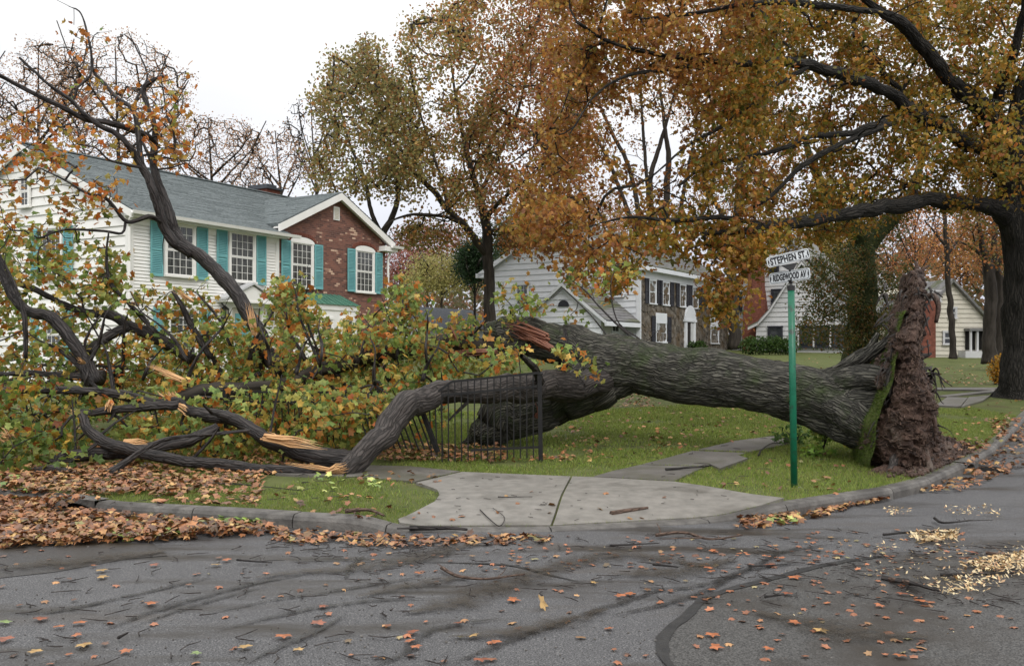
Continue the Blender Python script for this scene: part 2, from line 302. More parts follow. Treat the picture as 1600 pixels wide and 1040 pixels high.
# ================= ground =================
def poly_inside(poly, X, Y):
    poly = np.asarray(poly); n = len(poly); c = np.zeros(np.shape(X), bool); j = n-1
    for i in range(n):
        xi, yi = poly[i]; xj, yj = poly[j]
        c ^= ((yi > Y) != (yj > Y)) & (X < (xj-xi)*(Y-yi)/(yj-yi+1e-12)+xi); j = i
    return c
def sheet(name, poly, zf, mat, step=.25, parent=None, thick=0.0, kind='structure'):
    """flat polygon (world xy) draped on zf, with interior points; thick>0 gives it sides"""
    poly = np.asarray(poly, float); pts = []
    n = len(poly)
    for i in range(n):
        a, b = poly[i], poly[(i+1) % n]; k = max(1, int(np.linalg.norm(b-a)/step))
        for q in range(k): pts.append(a+(b-a)*q/k)
    nb = len(pts); E_ = [(i, (i+1) % nb) for i in range(nb)]
    x0, y0 = poly.min(0); x1, y1 = poly.max(0)
    gx, gy = np.meshgrid(np.arange(x0+step*.5, x1, step), np.arange(y0+step*.5, y1, step)); gx, gy = gx.ravel(), gy.ravel()
    cen = poly.mean(0); sh = cen+(poly-cen)*(1-step*.4/max(.5, np.linalg.norm(poly-cen, axis=1).max()))
    ins = poly_inside(sh, gx, gy)
    allp = [Vector(p) for p in pts]+[Vector((a, b)) for a, b in zip(gx[ins], gy[ins])]
    r = delaunay_2d_cdt(allp, E_, [list(range(nb))], 1, 1e-5)
    V2 = np.array([(v.x, v.y) for v in r[0]]); Fc = [list(f) for f in r[2]]
    z = zf(V2[:, 0], V2[:, 1]); V = np.column_stack([V2, z])
    Fc = np.array([f for f in Fc if len(f) == 3])
    a = V2[Fc[:, 1]]-V2[Fc[:, 0]]; b = V2[Fc[:, 2]]-V2[Fc[:, 0]]; fl = (a[:, 0]*b[:, 1]-a[:, 1]*b[:, 0]) < 0
    Fc[fl] = Fc[fl][:, ::-1]
    mb = MB(); mb.add(V, tris=Fc)
    if thick:
        ring = np.array(pts); zr = zf(ring[:, 0], ring[:, 1]); A = np.column_stack([ring, zr]); B = A-[0, 0, thick]; m = len(A)
        mb.add(np.vstack([A, B]), quads=[(i, i+m, (i+1) % m+m, (i+1) % m) for i in range(m)])
    o = mb.build(name, mat, parent); return tag(o, kind=kind) if parent is None else o
# asphalt
def asphalt():
    m = bpy.data.materials.new('worn wet asphalt'); m.use_nodes = True; t = m.node_tree; L = t.links.new; b = t.nodes['Principled BSDF']
    c = N(t, 'ShaderNodeTexCoord').outputs['Object']
    def noise(s, d=4., st=None):
        n = N(t, 'ShaderNodeTexNoise', i_Scale=s, i_Detail=d, i_Roughness=.6)
        if st:
            q = N(t, 'ShaderNodeMapping'); q.inputs['Scale'].default_value = st; q.inputs['Rotation'].default_value = (0, 0, -.35); L(c, q.inputs[0]); L(q.outputs[0], n.inputs['Vector'])
        else: L(c, n.inputs['Vector'])
        return n.outputs['Fac']
    def mr_(v, a, bb, o0=0., o1=1.):
        r = N(t, 'ShaderNodeMapRange', i_1=a, i_2=bb, i_3=o0, i_4=o1); L(v, r.inputs[0]); return r.outputs[0]
    def mix(f, a, bb):
        r = N(t, 'ShaderNodeMix', data_type='RGBA'); L(f, r.inputs[0])
        for k, q in ((6, a), (7, bb)):
            if isinstance(q, tuple): r.inputs[k].default_value = (*q, 1)
            else: L(q, r.inputs[k])
        return r.outputs[2]
    base = mix(mr_(noise(.6), .3, .7), (.095, .094, .098), (.135, .134, .138))
    vo = N(t, 'ShaderNodeTexVoronoi', i_Scale=150.); L(c, vo.inputs['Vector'])
    base = mix(mr_(noise(105., 3.), .43, .60), base, (.018, .018, .019))
    sepc = N(t, 'ShaderNodeSeparateColor'); L(vo.outputs['Color'], sepc.inputs[0])
    base = mix(mr_(sepc.outputs[0], .86, .96, 0., .6), base, (.26, .255, .25))
    # large worn and damp areas
    sp = N(t, 'ShaderNodeSeparateXYZ'); L(c, sp.inputs[0])
    streak = mr_(noise(1.1, 5., (.35, 1.6, 1)), .5, .64)
    base = mix(streak, base, (.032, .028, .024))
    brown = mr_(noise(.75, 5., (.5, 1.3, 1)), .58, .7, 0., .55)
    base = mix(brown, base, (.06, .045, .03))
    L(base, b.inputs['Base Color']); L(mr_(streak, 0, 1, .62, .3), b.inputs['Roughness']); b.inputs['Specular IOR Level'].default_value = .4
    bp = N(t, 'ShaderNodeBump', i_Strength=.7, i_Distance=.006); L(noise(110., 3.), bp.inputs['Height']); L(bp.outputs[0], b.inputs['Normal'])
    return m
M['asphalt'] = asphalt()
M['asphalt_dark'] = mat('patched dark asphalt', (.014, .013, .013), (.075, .072, .07), 90, .45, .8, 110, .4, c3=(.035, .028, .02), s3=.8, bdist=.006)
gx = np.unique(np.concatenate([np.linspace(-120, -14, 30), np.linspace(-14, 14, 90), np.linspace(14, 120, 30)]))
gy = np.unique(np.concatenate([np.linspace(-60, 2, 12), np.linspace(2, 20, 60), np.linspace(20, 130, 50)]))
X, Y = np.meshgrid(gx, gy)
Z = rise(Y)-.02*np.clip(.6-np.abs(Y-yk(X)+.1), 0, .6)/.6*0
def gridfaces(ny, nx):
    i, j = np.meshgrid(np.arange(ny-1), np.arange(nx-1), indexing='ij'); a = (i*nx+j).ravel()
    return np.column_stack([a, a+1, a+nx+1, a+nx])
tag(mk('road', np.stack([X, Y, Z], -1).reshape(-1, 3), [gridfaces(len(gy), len(gx))], M['asphalt'], smooth=True), kind='structure')
# lawn: rows running back from the kerb line
ux = np.unique(np.concatenate([np.linspace(-80, -13, 30), np.linspace(-13, 9, 150), np.linspace(9, 60, 50)]))
dv = np.concatenate([np.linspace(.15, 14, 90), 14+np.geomspace(.3, 110, 40)])
X, D = np.meshgrid(ux, dv); Y = yk(X)+D
Zl = T(X, Y)-.03*fbm(np.stack([X*1.3, Y*1.3, X*0], -1), 3)-.004
Xe = X; tag(mk('lawn', np.stack([Xe, Y, Zl], -1).reshape(-1, 3), [gridfaces(len(dv), len(ux))], M['turf'], smooth=True), kind='structure')
# kerb, stone by stone, with the two drain inlets left open
ks = []
xs = np.linspace(-30, 30, 4001); ysk = yk(xs)
# smooth the kerb corners a little
sl_ = np.concatenate([[0], np.cumsum(np.hypot(np.diff(xs), np.diff(ysk)))])
def kpt(s):
    return np.array([np.interp(s, sl_, xs), np.interp(s, sl_, ysk)])
def s_of_x(x): return float(np.interp(x, xs, sl_))
kerb_root = empty('kerb', (0, 0, 0), kind='structure')
def kerb_stone(s0, s1, low=0.0, name='kerb_stone'):
    n = max(3, int((s1-s0)/.15)); ss = np.linspace(s0+.006, s1-.006, n); V = []; tilt = rng.normal(0, .004)
    for s in ss:
        p = kpt(s); q = kpt(s+.05)-kpt(s-.05); q /= np.linalg.norm(q); nrm = np.array([-q[1], q[0]])
        if nrm[1] < 0: nrm = -nrm
        top = float(T(*(p+nrm*.16)))+.006+tilt; bot = float(rise(p[1]))-.06
        w = fbm(np.array([[s*5, 0, 1.]]), 2)[0]*.01
        for (o, z) in ((-.005, bot), (-.005+w, top-.05), (.012+w, top-.015), (.04, top), (.17, top+.002), (.18, bot)):
            c = p+nrm*o; V.append((c[0], c[1], z))
    V = np.array(V); k = 6; i = np.arange(n-1)[:, None]*k; j = np.arange(k-1)[None]
    Q = np.stack([i+j, i+k+j, i+k+j+1, i+j+1], -1).reshape(-1, 4)
    m = MB().add(V, quads=Q, polys=[list(range(k)), list(range((n-1)*k, n*k))[::-1]])
    return m.build(name, M['kerb'], kerb_root, smooth=False)
inl = [(s_of_x(-4.75), s_of_x(-4.22)), (s_of_x(6.15), s_of_x(6.5))]
s = s_of_x(-13)
cuts = sorted([s_of_x(-8), inl[0][0], inl[0][1], s_of_x(-3.1), s_of_x(-2.05), s_of_x(-1.15), s_of_x(.36), s_of_x(1.9), s_of_x(2.75), s_of_x(4.25), s_of_x(5.0), inl[1][0], inl[1][1], s_of_x(7.3)])
cuts = [s_of_x(-13)]+cuts+list(np.arange(s_of_x(7.3)+2.2, s_of_x(16), 2.4))
for a, b in zip(cuts[:-1], cuts[1:]):
    if any(abs(a-i0) < .01 for i0, _ in inl): continue
    kerb_stone(a, b)
for k, (a, b) in enumerate(inl):
    e = empty('storm_drain', (*kpt((a+b)/2), 0), label=['black storm drain opening in the kerb half buried in orange leaves', 'arched storm drain opening in the kerb below the uprooted stump'][k], cat='storm drain')
    cx, cy = kpt((a+b)/2); m = MB(); arch = []
    ra, rb = kpt(a), kpt(b); q = (rb-ra); Lq = np.linalg.norm(q); q /= Lq; nrm = np.array([-q[1], q[0]])
    def W3(u, o, z): c = ra+q*u+nrm*o; return (c[0]-cx, c[1]-cy, z)
    z0 = float(rise(cy)); th = .13+ .005
    prof = [(u, z0-.03+(.03+.105)*math.sin(math.pi*(.12+.76*u/Lq))**.5) for u in np.linspace(.0, Lq, 9)]
    for i in range(8):
        (u0, a0), (u1, a1) = prof[i], prof[i+1]
        m.add([W3(u0, -.002, a0-.02), W3(u1, -.002, a1-.02), W3(u1, -.002, z0+th), W3(u0, -.002, z0+th), W3(u0, .17, z0+th+.004), W3(u1, .17, z0+th+.004), W3(u0, .17, a0-.02), W3(u1, .17, a1-.02)],
              quads=[(0, 1, 2, 3), (3, 2, 5, 4), (0, 6, 7, 1)])
    m.build('lintel', M['kerb'], e)
    m = MB(); m.box((0, 0, 0), (.001, .001, .001)); m = MB()
    m.add([W3(0, .17, z0-.05), W3(Lq, .17, z0-.05), W3(Lq, .17, z0+th-.01), W3(0, .17, z0+th-.01), W3(0, .01, z0+.006), W3(Lq, .01, z0+.006)], quads=[(0, 1, 2, 3), (4, 5, 1, 0)])
    m.build('throat', M['interior'], e)
    g = MB()
    for i in range(9):
        u = Lq*(i+.5)/9+ (.25 if k else 0); g.bar(W3(u, -.06, z0+.006), W3(u, -.42, z0+.006), .022, .012)
    g.bar(W3(.0+(.25 if k else 0), -.05, z0+.007), W3(Lq+(.25 if k else 0), -.05, z0+.007), .03, .012); g.bar(W3(.0+(.25 if k else 0), -.43, z0+.007), W3(Lq+(.25 if k else 0), -.43, z0+.007), .03, .012)
    g.build('grate', M['iron'], e)
# pavement slabs
def GP(L): return [G(px, py)[:2] for px, py in L]
zt = lambda x, y: T(x, y)+.012
pav = empty('pavement', (0, 0, 0), kind='structure')
KS = lambda x: np.array([x, yk(x)+.19*math.hypot(1, (yk(x+.05)-yk(x-.05))/.1)])
front = lambda x0, x1: [KS(x) for x in np.linspace(x0, x1, 9)]
jt, jb = G(893, 745)[:2], KS(.37)
off = .012
# apron left and right of the joint
Lc = GP([(622, 812), (655, 797), (680, 784), (687, 774), (683, 766), (668, 760), (650, 755)])
sheet('slab', front(-1.04, .37-off)+[jt-[off, 0]]+GP([(722, 738)])+Lc[::-1], zt, M['slab'], .12, pav, .1)
sheet('slab', [KS(.37+off)]+front(.42, 2.55)+GP([(1225, 779), (1130, 765), (1052, 753), (925, 746)])+[jt+[off, 0]], zt, M['slab'], .12, pav, .1)
slabs_px = [
 [(552, 727), (640, 729), (719, 737), (649, 753), (600, 749), (540, 745)],
 [(440, 722), (548, 727), (536, 745), (430, 741)],
 [(928, 745), (1054, 752), (1085, 737), (1102, 730), (1000, 727), (960, 736)],
 [(1003, 726), (1104, 729), (1165, 708), (1082, 705)],
 [(1172, 706), (1240, 692), (1215, 681), (1150, 689), (1090, 703)],
]
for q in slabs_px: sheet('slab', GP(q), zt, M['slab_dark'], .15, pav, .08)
# cracked slab tipped up by the roots
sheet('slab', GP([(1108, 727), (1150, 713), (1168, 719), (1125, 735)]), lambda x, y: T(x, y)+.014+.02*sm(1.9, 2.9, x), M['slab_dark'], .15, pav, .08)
# far pavement on the right lawn, and a house path
for q in ([(1462, 634), (1500, 636), (1512, 622), (1480, 621)], [(1502, 636), (1535, 627), (1548, 618), (1514, 621)], [(1462, 606), (1462, 609), (1552, 610), (1560, 606)], [(1465, 619), (1480, 620), (1560, 612), (1560, 609)]):
    sheet('slab', GP(q), lambda x, y: T(x, y)+.02, M['slab_dark'], .5, pav, .06)
SLABS = [np.array(GP(q)) for q in slabs_px]+[np.array(front(-1.1, 2.6)+GP([(1240, 782), (1130, 765), (1052, 753), (925, 745), (722, 737)])+Lc[::-1])]+[np.array(GP([(1455, 637), (1500, 639), (1560, 622), (1565, 608), (1462, 607)]))]
def on_slab(x, y):
    m = np.zeros(np.shape(x), bool)
    for q in SLABS: m |= poly_inside(q, x, y)
    return m
# joint weeds strip between the aprons is part of the grass
# road seams, stains and the dark patch
def ribbon(name, px, w, mat, dz=.005, seed=0):
    p = np.array([G(a, b)[:2] for a, b in px]); p3, _ = resample(np.column_stack([p, p[:, 0]*0]), np.ones(len(p)), .06); p = p3[:, :2]
    d = np.gradient(p, axis=0); d /= np.linalg.norm(d, axis=1)[:, None]; nn = np.column_stack([-d[:, 1], d[:, 0]])
    s = np.arange(len(p))*.35; k = len(p); tp = np.minimum(1, np.minimum(np.arange(k), np.arange(k)[::-1])/8+.15)
    wl = w*tp*(.45+1.0*fbm(np.column_stack([s, s*0+seed, s*0]), 3)); wr = w*tp*(.45+1.0*fbm(np.column_stack([s, s*0+seed+5, s*0]), 3))
    A, B = p+nn*wl[:, None], p-nn*wr[:, None]
    V = np.vstack([np.column_stack([A, rise(A[:, 1])+dz]), np.column_stack([B, rise(B[:, 1])+dz])])
    i = np.arange(k-1)
    uv = np.vstack([np.column_stack([np.ones(k), np.arange(k)/k, np.arange(k)*.06]), np.column_stack([-np.ones(k), np.arange(k)/k, np.arange(k)*.06])])
    return tag(mk(name, V, [np.column_stack([i+k, i+k+1, i+1, i])], mat, attrs={'uvw': ('POINT', uv)}), kind='structure')
def softmat(name, col, alpha=.8, rough=.35):
    m = bpy.data.materials.new(name); m.use_nodes = True; t = m.node_tree; L = t.links.new; b = t.nodes['Principled BSDF']
    b.inputs['Base Color'].default_value = (*col, 1); b.inputs['Roughness'].default_value = rough
    a = N(t, 'ShaderNodeAttribute', attribute_name='uvw'); s = N(t, 'ShaderNodeSeparateXYZ'); L(a.outputs['Vector'], s.inputs[0])
    ab = N(t, 'ShaderNodeMath', operation='ABSOLUTE'); L(s.outputs[0], ab.inputs[0]); r = N(t, 'ShaderNodeMapRange', i_1=1., i_2=.15, i_3=0., i_4=1.); L(ab.outputs[0], r.inputs[0])
    c = N(t, 'ShaderNodeTexCoord'); n = N(t, 'ShaderNodeTexNoise', i_Scale=14., i_Detail=6.); L(c.outputs['Object'], n.inputs['Vector'])
    r2 = N(t, 'ShaderNodeMapRange', i_1=.32, i_2=.6, i_3=.15, i_4=alpha); L(n.outputs['Fac'], r2.inputs[0])
    mu_ = N(t, 'ShaderNodeMath', operation='MULTIPLY'); L(r.outputs[0], mu_.inputs[0]); L(r2.outputs[0], mu_.inputs[1]); L(mu_.outputs[0], b.inputs['Alpha']); return m
M['track'] = softmat('wet tyre track', (.012, .012, .012), .85); M['stain'] = softmat('brown leaf stain', (.035, .026, .016), .75, .45)
# darker repaved corner, lower right, with its tar edge
edge = [(1060, 1060), (1040, 1030), (1035, 1005), (1045, 985), (1075, 962), (1095, 940), (1130, 925), (1200, 906), (1260, 890), (1330, 876), (1400, 868)]
pe = GP(edge)
sheet('asphalt_patch', pe+[np.array([9., 9.])]+[np.array([9., 2.]), np.array([1.0, 2.])], lambda x, y: rise(y)+.004, M['asphalt_dark2'] if 'asphalt_dark2' in M else mat('coarse dark asphalt', (.022, .0215, .021), (.115, .112, .107), 95, .5, .9, 120, .35, lo=.4, hi=.62, c3=(.035, .029, .023), s3=.7, bdist=.006), .3)
ribbon('tar_seam', edge, .035, M['seam'], .009, 1)
ribbon('tar_seam', [(650, 878), (730, 880), (800, 884), (860, 899), (915, 911)], .016, M['seam'], .006, 2)
for i, (q, w) in enumerate([
 ([(0, 958), (90, 956), (190, 935), (330, 903)], .05), ([(165, 985), (260, 950), (400, 912), (480, 898)], .055), ([(200, 984), (300, 948), (420, 915)], .04),
 ([(310, 962), (420, 940), (520, 925), (640, 905), (660, 905)], .04), ([(340, 985), (450, 960), (560, 942), (680, 936)], .045),
 ([(380, 1040), (440, 1010), (480, 995), (540, 962)], .05), ([(560, 1045), (620, 1030), (680, 985), (780, 968)], .05),
 ([(690, 1045), (780, 1010), (900, 965), (980, 940), (1040, 920)], .05), ([(950, 965), (1040, 945), (1100, 925), (1180, 890), (1260, 880)], .045),
 ([(1000, 925), (1100, 915), (1190, 880), (1230, 862), (1315, 850)], .045), ([(0, 1030), (40, 1022)], .05), ([(55, 1042), (120, 1030)], .06),
 ([(540, 905), (555, 880), (570, 870)], .06), ([(400, 880), (520, 876), (640, 880), (700, 878)], .035), ([(840, 968), (865, 976), (880, 985)], .03)]):
    ribbon('tyre_track', q, w, M['track'], .010+.0005*i, i)
for i, (q, w) in enumerate([([(400, 905), (480, 895), (600, 885), (700, 860), (760, 850)], .16), ([(640, 960), (720, 940), (860, 890), (980, 870), (1100, 885)], .22), ([(560, 935), (650, 915), (760, 900)], .14),
 ([(0, 890), (120, 880), (260, 862)], .28), ([(950, 900), (1050, 895), (1150, 875)], .2), ([(700, 1000), (840, 985), (950, 955)], .15), ([(1180, 960), (1300, 985), (1450, 1000)], .25)]):
    ribbon('leaf_stain', q, w, M['stain'], .018+.0005*i, 30+i)
sheet('asphalt_patch', GP([(-60, 900), (0, 903), (90, 893), (200, 873), (262, 868), (240, 850), (120, 845), (-60, 850)]), lambda x, y: rise(y)+.004, M['asphalt_dark'], .3)
# ================= houses =================
_W = {}
def window(parent, w, h, loc, rz=0, trim='white', glass='curtain', cols=3, rows=(3, 3), sill=True, head=.06, name='window'):
    """a double-hung window: frame, sill, sashes and panes; faces local -Y, origin at the centre of its foot"""
    key = (w, h, trim, glass, cols, rows, sill, head)
    f = MB(); t = .085
    f.box((-w/2-t, -.05, 0), (-w/2, .02, h)); f.box((w/2, -.05, 0), (w/2+t, .02, h)); f.box((-w/2-t-.02, -.06, h), (w/2+t+.02, .02, h+t+head))
    o = f.build(name, M[trim], parent, loc=loc, rot=(0, 0, rz))
    if sill: MB().box((-w/2-t-.03, -.1, -.07), (w/2+t+.03, .02, -.001)).build('sill', M[trim], o)
    hh = h/2
    for k, (z0, z1, y) in enumerate(((hh, h, -.012), (0, hh, .0))):
        s = MB(); b = .04
        s.box((-w/2+.001, y-.015, z0), (-w/2+b, y+.01, z1-.001)); s.box((w/2-b, y-.015, z0), (w/2-.001, y+.01, z1-.001)); s.box((-w/2+b, y-.0152, z0), (w/2-b, y+.0102, z0+b)); s.box((-w/2+b, y-.0152, z1-b), (w/2-b, y+.0102, z1-.001))
        iw, ih = w-2*b, z1-z0-2*b
        for c in range(1, cols): s.box((-w/2+b+iw*c/cols-.0065, y-.011, z0+b), (-w/2+b+iw*c/cols+.0065, y+.006, z1-b))
        for r in range(1, rows[k]): s.box((-w/2+b, y-.0125, z0+b+ih*r/rows[k]-.0065), (w/2-b, y+.0055, z0+b+ih*r/rows[k]+.0065))
        s.build('sash', M[trim], o)
        p = MB().box((-w/2+b, y+.002, z0+b), (w/2-b, y+.007, z1-b)); p.build('pane', M[glass], o)
    return o
def shutter(parent, w, h, loc, rz=0, m='teal'):
    s = MB(); b = .05
    s.box((-w/2, -.09, 0), (-w/2+b, -.055, h)); s.box((w/2-b, -.09, 0), (w/2, -.055, h))
    for z in (0, h*.47, h-b*1.5): s.box((-w/2+b, -.0895, z), (w/2-b, -.0555, z+b*1.5))
    n = int(h/.055)
    for i in range(n):
        z = .07+i*.055
        if z > h-.1 or abs(z-h*.47) < .06: continue
        s.add([(-w/2+b, -.088, z), (w/2-b, -.088, z), (w/2-b, -.06, z+.045), (-w/2+b, -.06, z+.045)], quads=[(0, 1, 2, 3)])
    s.box((-w/2+b, -.059, .01), (w/2-b, -.0565, h-.01))
    return s.build('shutter', M[m], parent, loc=loc, rot=(0, 0, rz))
def boards(parent, x0f, x1f, z0, z1, dz, mat, plane='y', off=0.0, name='clapboard', join=False, gaps=()):
    """lapped boards; x0f/x1f give each board's ends at height z. plane 'y': wall faces -Y ; 'x': wall faces -X and boards run along Y"""
    J = MB(); n = int(math.ceil((z1-z0)/dz-1e-6))
    for i in range(n):
        a, b = z0+i*dz, min(z0+(i+1)*dz, z1)
        l0, r0, l1, r1 = x0f(a), x1f(a), x0f(b), x1f(b)
        if r0-l0 < .05: break
        if r1 < l1: l1 = r1 = (l1+r1)/2
        p0, p1, gp = (-.030, -.006, .012) if dz < .2 else (-.046-.008*random.random(), -.004, .016)
        q = [(l0, p0, a+gp), (r0, p0, a+gp), (r1, p1, b), (l1, p1, b), (l0, .02, a+gp), (r0, .02, a+gp), (r1, .02, b), (l1, .02, b)]
        if plane == 'x': q = [(y+off, x, z) for x, y, z in q]; fl = True
        else: q = [(x, y+off, z) for x, y, z in q]; fl = False
        Q = [(0, 1, 2, 3), (4, 7, 6, 5), (0, 4, 5, 1), (1, 5, 6, 2), (2, 6, 7, 3), (3, 7, 4, 0)]
        if fl: Q = [t[::-1] for t in Q]
        if join: J.add(q, quads=Q)
        else: MB().add(q, quads=Q).build(name, mat, parent)
    if join: tag(J.build(name+'s', mat, parent), kind='stuff')
def roof_plane(parent, pts, th=.1, m='shingle', name='roof'):
    p = np.asarray(pts, float); nrm = np.cross(p[1]-p[0], p[2]-p[1]); nrm /= np.linalg.norm(nrm)
    if nrm[2] < 0: nrm = -nrm
    return MB().prism(p, -nrm*th).build(name, M[m], parent)
def shingle_rows(parent, a, b, c, d, m, pitch=.14, name='shingle_courses'):
    """lapped shingle courses from eave a-b up to ridge d-c, each course cut in uneven tabs"""
    a, b, c, d = [np.asarray(v, float) for v in (a, b, c, d)]; nrm = np.cross(b-a, d-a); nrm /= np.linalg.norm(nrm)
    if nrm[2] < 0: nrm = -nrm
    n = int(np.linalg.norm(d-a)/pitch); J = MB()
    for i in range(n):
        t0, t1 = i/n, min(1, (i+1.15)/n); l0, r0, l1, r1 = a+(d-a)*t0, b+(c-b)*t0, a+(d-a)*t1, b+(c-b)*t1
        u = 0.0; W_ = np.linalg.norm(r0-l0)
        while u < W_-.01:
            v = min(W_, u+random.uniform(.35, 1.0)); f0, f1 = u/W_, v/W_; h = .022+random.random()*.012
            J.add([l0+(r0-l0)*f0+nrm*h, l0+(r0-l0)*f1+nrm*h, l1+(r1-l1)*f1+nrm*.006, l1+(r1-l1)*f0+nrm*.006, l0+(r0-l0)*f0, l0+(r0-l0)*f1], quads=[(0, 1, 2, 3), (4, 5, 1, 0)]); u = v
    return tag(J.build(name, M[m], parent), kind='stuff')

# ---- house with teal shutters (left) ----
A1 = math.atan2(.87, .49)
H1 = empty('house', (-11.5, 27.9, .62), A1, label='white clapboard house with teal shutters and a brick gable wing behind the fallen limbs', cat='house')
WL = MB(); WL.box((0, 0, -.3), (6.25, .2, 5.35)); WL.build('wall', M['white'], H1)
g1 = MB().prism([(0.0, 0.2, -.3), (0.0, 9.99, -.3), (0.0, 9.99, 5.35), (0.0, 5, 7.66), (0.0, .2, 5.43)], (.2, 0, 0)).build('gable_wall', M['white'], H1)
MB().box((.2, 9.8, -.3), (12.5, 10, 5.35)).build('back_wall', M['white'], H1)
MB().prism([(12.54, 0.25, -.3), (12.54, 9.99, -.3), (12.54, 9.99, 5.35), (12.54, 5, 7.66), (12.54, .25, 5.35)], (-.2, 0, 0)).build('end_wall', M['white'], H1)
boards(H1, lambda z: .1, lambda z: 6.14, 0, 5.2, .105, M['white'], 'y', 0, join=True)
boards(H1, lambda z: .12 if z < 5.35 else .12+(z-5.35)/.47, lambda z: 9.9 if z < 5.35 else 9.9-(z-5.35)/.47, 0, 7.6, .30, M['white'], 'x', 0)
c_ = MB(); c_.box((-.06, -.06, 0), (.1, .0, 5.2)); c_.box((-.06, .001, 0), (-.001, .12, 5.2)); c_.build('corner_board', M['white'], H1)
MB().box((6.14, -.075, 0), (6.27, .0, 5.2)).build('corner_board', M['white'], H1)
# brick wing front
apx = 9.4
MB().prism([(6.27, -.06, -.3), (12.54, -.06, -.3), (12.54, -.06, 5.5), (apx, -.06, 6.98), (6.27, -.06, 5.5)], (0, .25, 0)).build('brick_wall', M['brick'], H1)
# roofs
zr = lambda y: 5.42+.47*y
roof_plane(H1, [(-.25, -.42, zr(-.42)), (6.45, -.42, zr(-.42)), (6.45, 5, zr(5)), (-.25, 5, zr(5))])
roof_plane(H1, [(6.45, .3, zr(.3)), (12.7, .3, zr(.3)), (12.7, 5, zr(5)), (6.45, 5, zr(5))])
roof_plane(H1, [(-.25, 10.42, zr(-.42)), (12.7, 10.42, zr(-.42)), (12.7, 5, zr(5)), (-.25, 5, zr(5))])
shingle_rows(H1, (-.26, -.44, zr(-.44)), (6.45, -.44, zr(-.44)), (6.45, 5, zr(5)), (-.26, 5, zr(5)), 'shingle')
shingle_rows(H1, (6.45, .3, zr(.3)), (12.7, .3, zr(.3)), (12.7, 5, zr(5)), (6.45, 5, zr(5)), 'shingle')
MB().bar((-.26, 5, zr(5)+.03), (12.7, 5, zr(5)+.03), .25, .04).build('ridge_cap', M['shingle'], H1)
zw = lambda x: 7.17-.47*abs(x-apx)
for sgn in (-1, 1):
    xe = apx+sgn*3.42
    roof_plane(H1, [(xe, -.34, zw(xe)), (apx, -.34, 7.17), (apx, 4.0, 7.17), (xe, 4.0, zw(xe))])
    if sgn > 0: shingle_rows(H1, (xe, 4, zw(xe)), (xe, -.36, zw(xe)), (apx, -.36, 7.17), (apx, 4., 7.17), 'shingle')
    else: shingle_rows(H1, (xe, -.36, zw(xe)), (xe, 4., zw(xe)), (apx, 4., 7.17), (apx, -.36, 7.17), 'shingle')
    MB().prism([(xe, -.36, zw(xe)-.3), (apx, -.36, 6.87), (apx, -.36, 7.14), (xe, -.36, zw(xe)-.03)], (0, .06, 0)).build('rake_board', M['white'], H1)
    MB().prism([(xe, -.3, zw(xe)-.13), (apx, -.3, 7.04), (apx, -.06, 7.04), (xe, -.06, zw(xe)-.13)], (0, 0, -.04)).build('soffit', M['white'], H1)
r_ = MB(); r_.prism([(-.28, -.42, zr(-.42)-.24), (-.28, 5, zr(5)-.24), (-.28, 5, zr(5)-.02), (-.28, -.42, zr(-.42)-.02)], (.08, 0, 0)); r_.build('rake_board', M['white'], H1)
MB().prism([(-.28, 10.42, zr(-.42)-.24), (-.28, 5, zr(5)-.24), (-.28, 5, zr(5)-.02), (-.28, 10.42, zr(-.42)-.02)], (.08, 0, 0)).build('rake_board', M['white'], H1)
MB().box((-.2, -.36, 5.06), (6.5, 0, 5.12)).build('soffit', M['white'], H1)
MB().box((-.2, -.04, 4.86), (6.1, -.0365, 5.06)).box((.0, -.05, 4.9), (6.14, -.037, 5.05)).build('frieze', M['white'], H1)
g = MB(); prof = [(-.40, 5.19), (-.44, 5.1), (-.53, 5.1), (-.56, 5.2), (-.53, 5.2), (-.5, 5.13), (-.45, 5.13), (-.43, 5.19)]
g.prism([(-.3, y, z) for y, z in prof], (7.2, 0, 0)); g.build('gutter', M['white'], H1)
MB().prism([(12.45, y, z+.2) for y, z in prof], (.75, 0, 0)).build('gutter', M['white'], H1)
MB().box((12.1, -.4, 5.16), (12.95, .2, 5.36)).build('eave_return', M['white'], H1)
MB().tube([(-.25, -.48, 5.12), (-.22, -.3, 4.95), (-.1, -.12, 4.75), (-.1, -.12, 0)], [.045]*4, 8).build('downpipe', M['white'], H1)
MB().tube([(12.75, -.45, 5.3), (12.68, -.2, 5.1), (12.62, -.14, 4.9), (12.62, -.14, 0)], [.05]*4, 8).build('downpipe', M['white'], H1)
for s_, zb, h in ((1.84, 3.42, 1.58), (4.49, 3.42, 1.62)):
    window(H1, 1.05, h, (s_, -.06, zb), cols=4, rows=(3, 3))
    for q in (-1, 1): shutter(H1, .46, h+.12, (s_+q*.9, -.0, zb-.08))
for s_, zb, h in ((7.45, 3.4, 1.6), (11.14, 3.42, 1.62)):
    w = window(H1, 1.05, h, (s_, -.075, zb), cols=4, rows=(3, 3), head=.0)
    a = MB(); pr = [(.62*math.cos(t)*1, -.05, h+.06+.17*math.sin(t)) for t in np.linspace(0, math.pi, 12)]
    a.prism(pr, (0, .06, 0)); a.build('arch', M['white'], w)
    b_ = MB()
    for t in np.linspace(.05, math.pi-.05, 22): b_.bar((.66*math.cos(t), -.02, h+.07+.19*math.sin(t)), (.76*math.cos(t), -.02, h+.09+.30*math.sin(t)), .06, .075, up=(0, 1, 0))
    b_.build('brick_arch', M['chimney'], w)
    for q in (-1, 1): shutter(H1, .46, h+.08, (s_+q*.88, -.05, zb-.04))
v = MB(); v.box((apx-.17, -.1, 6.1), (apx+.17, -.058, 6.62))
v.build('gable_vent', M['white'], H1)
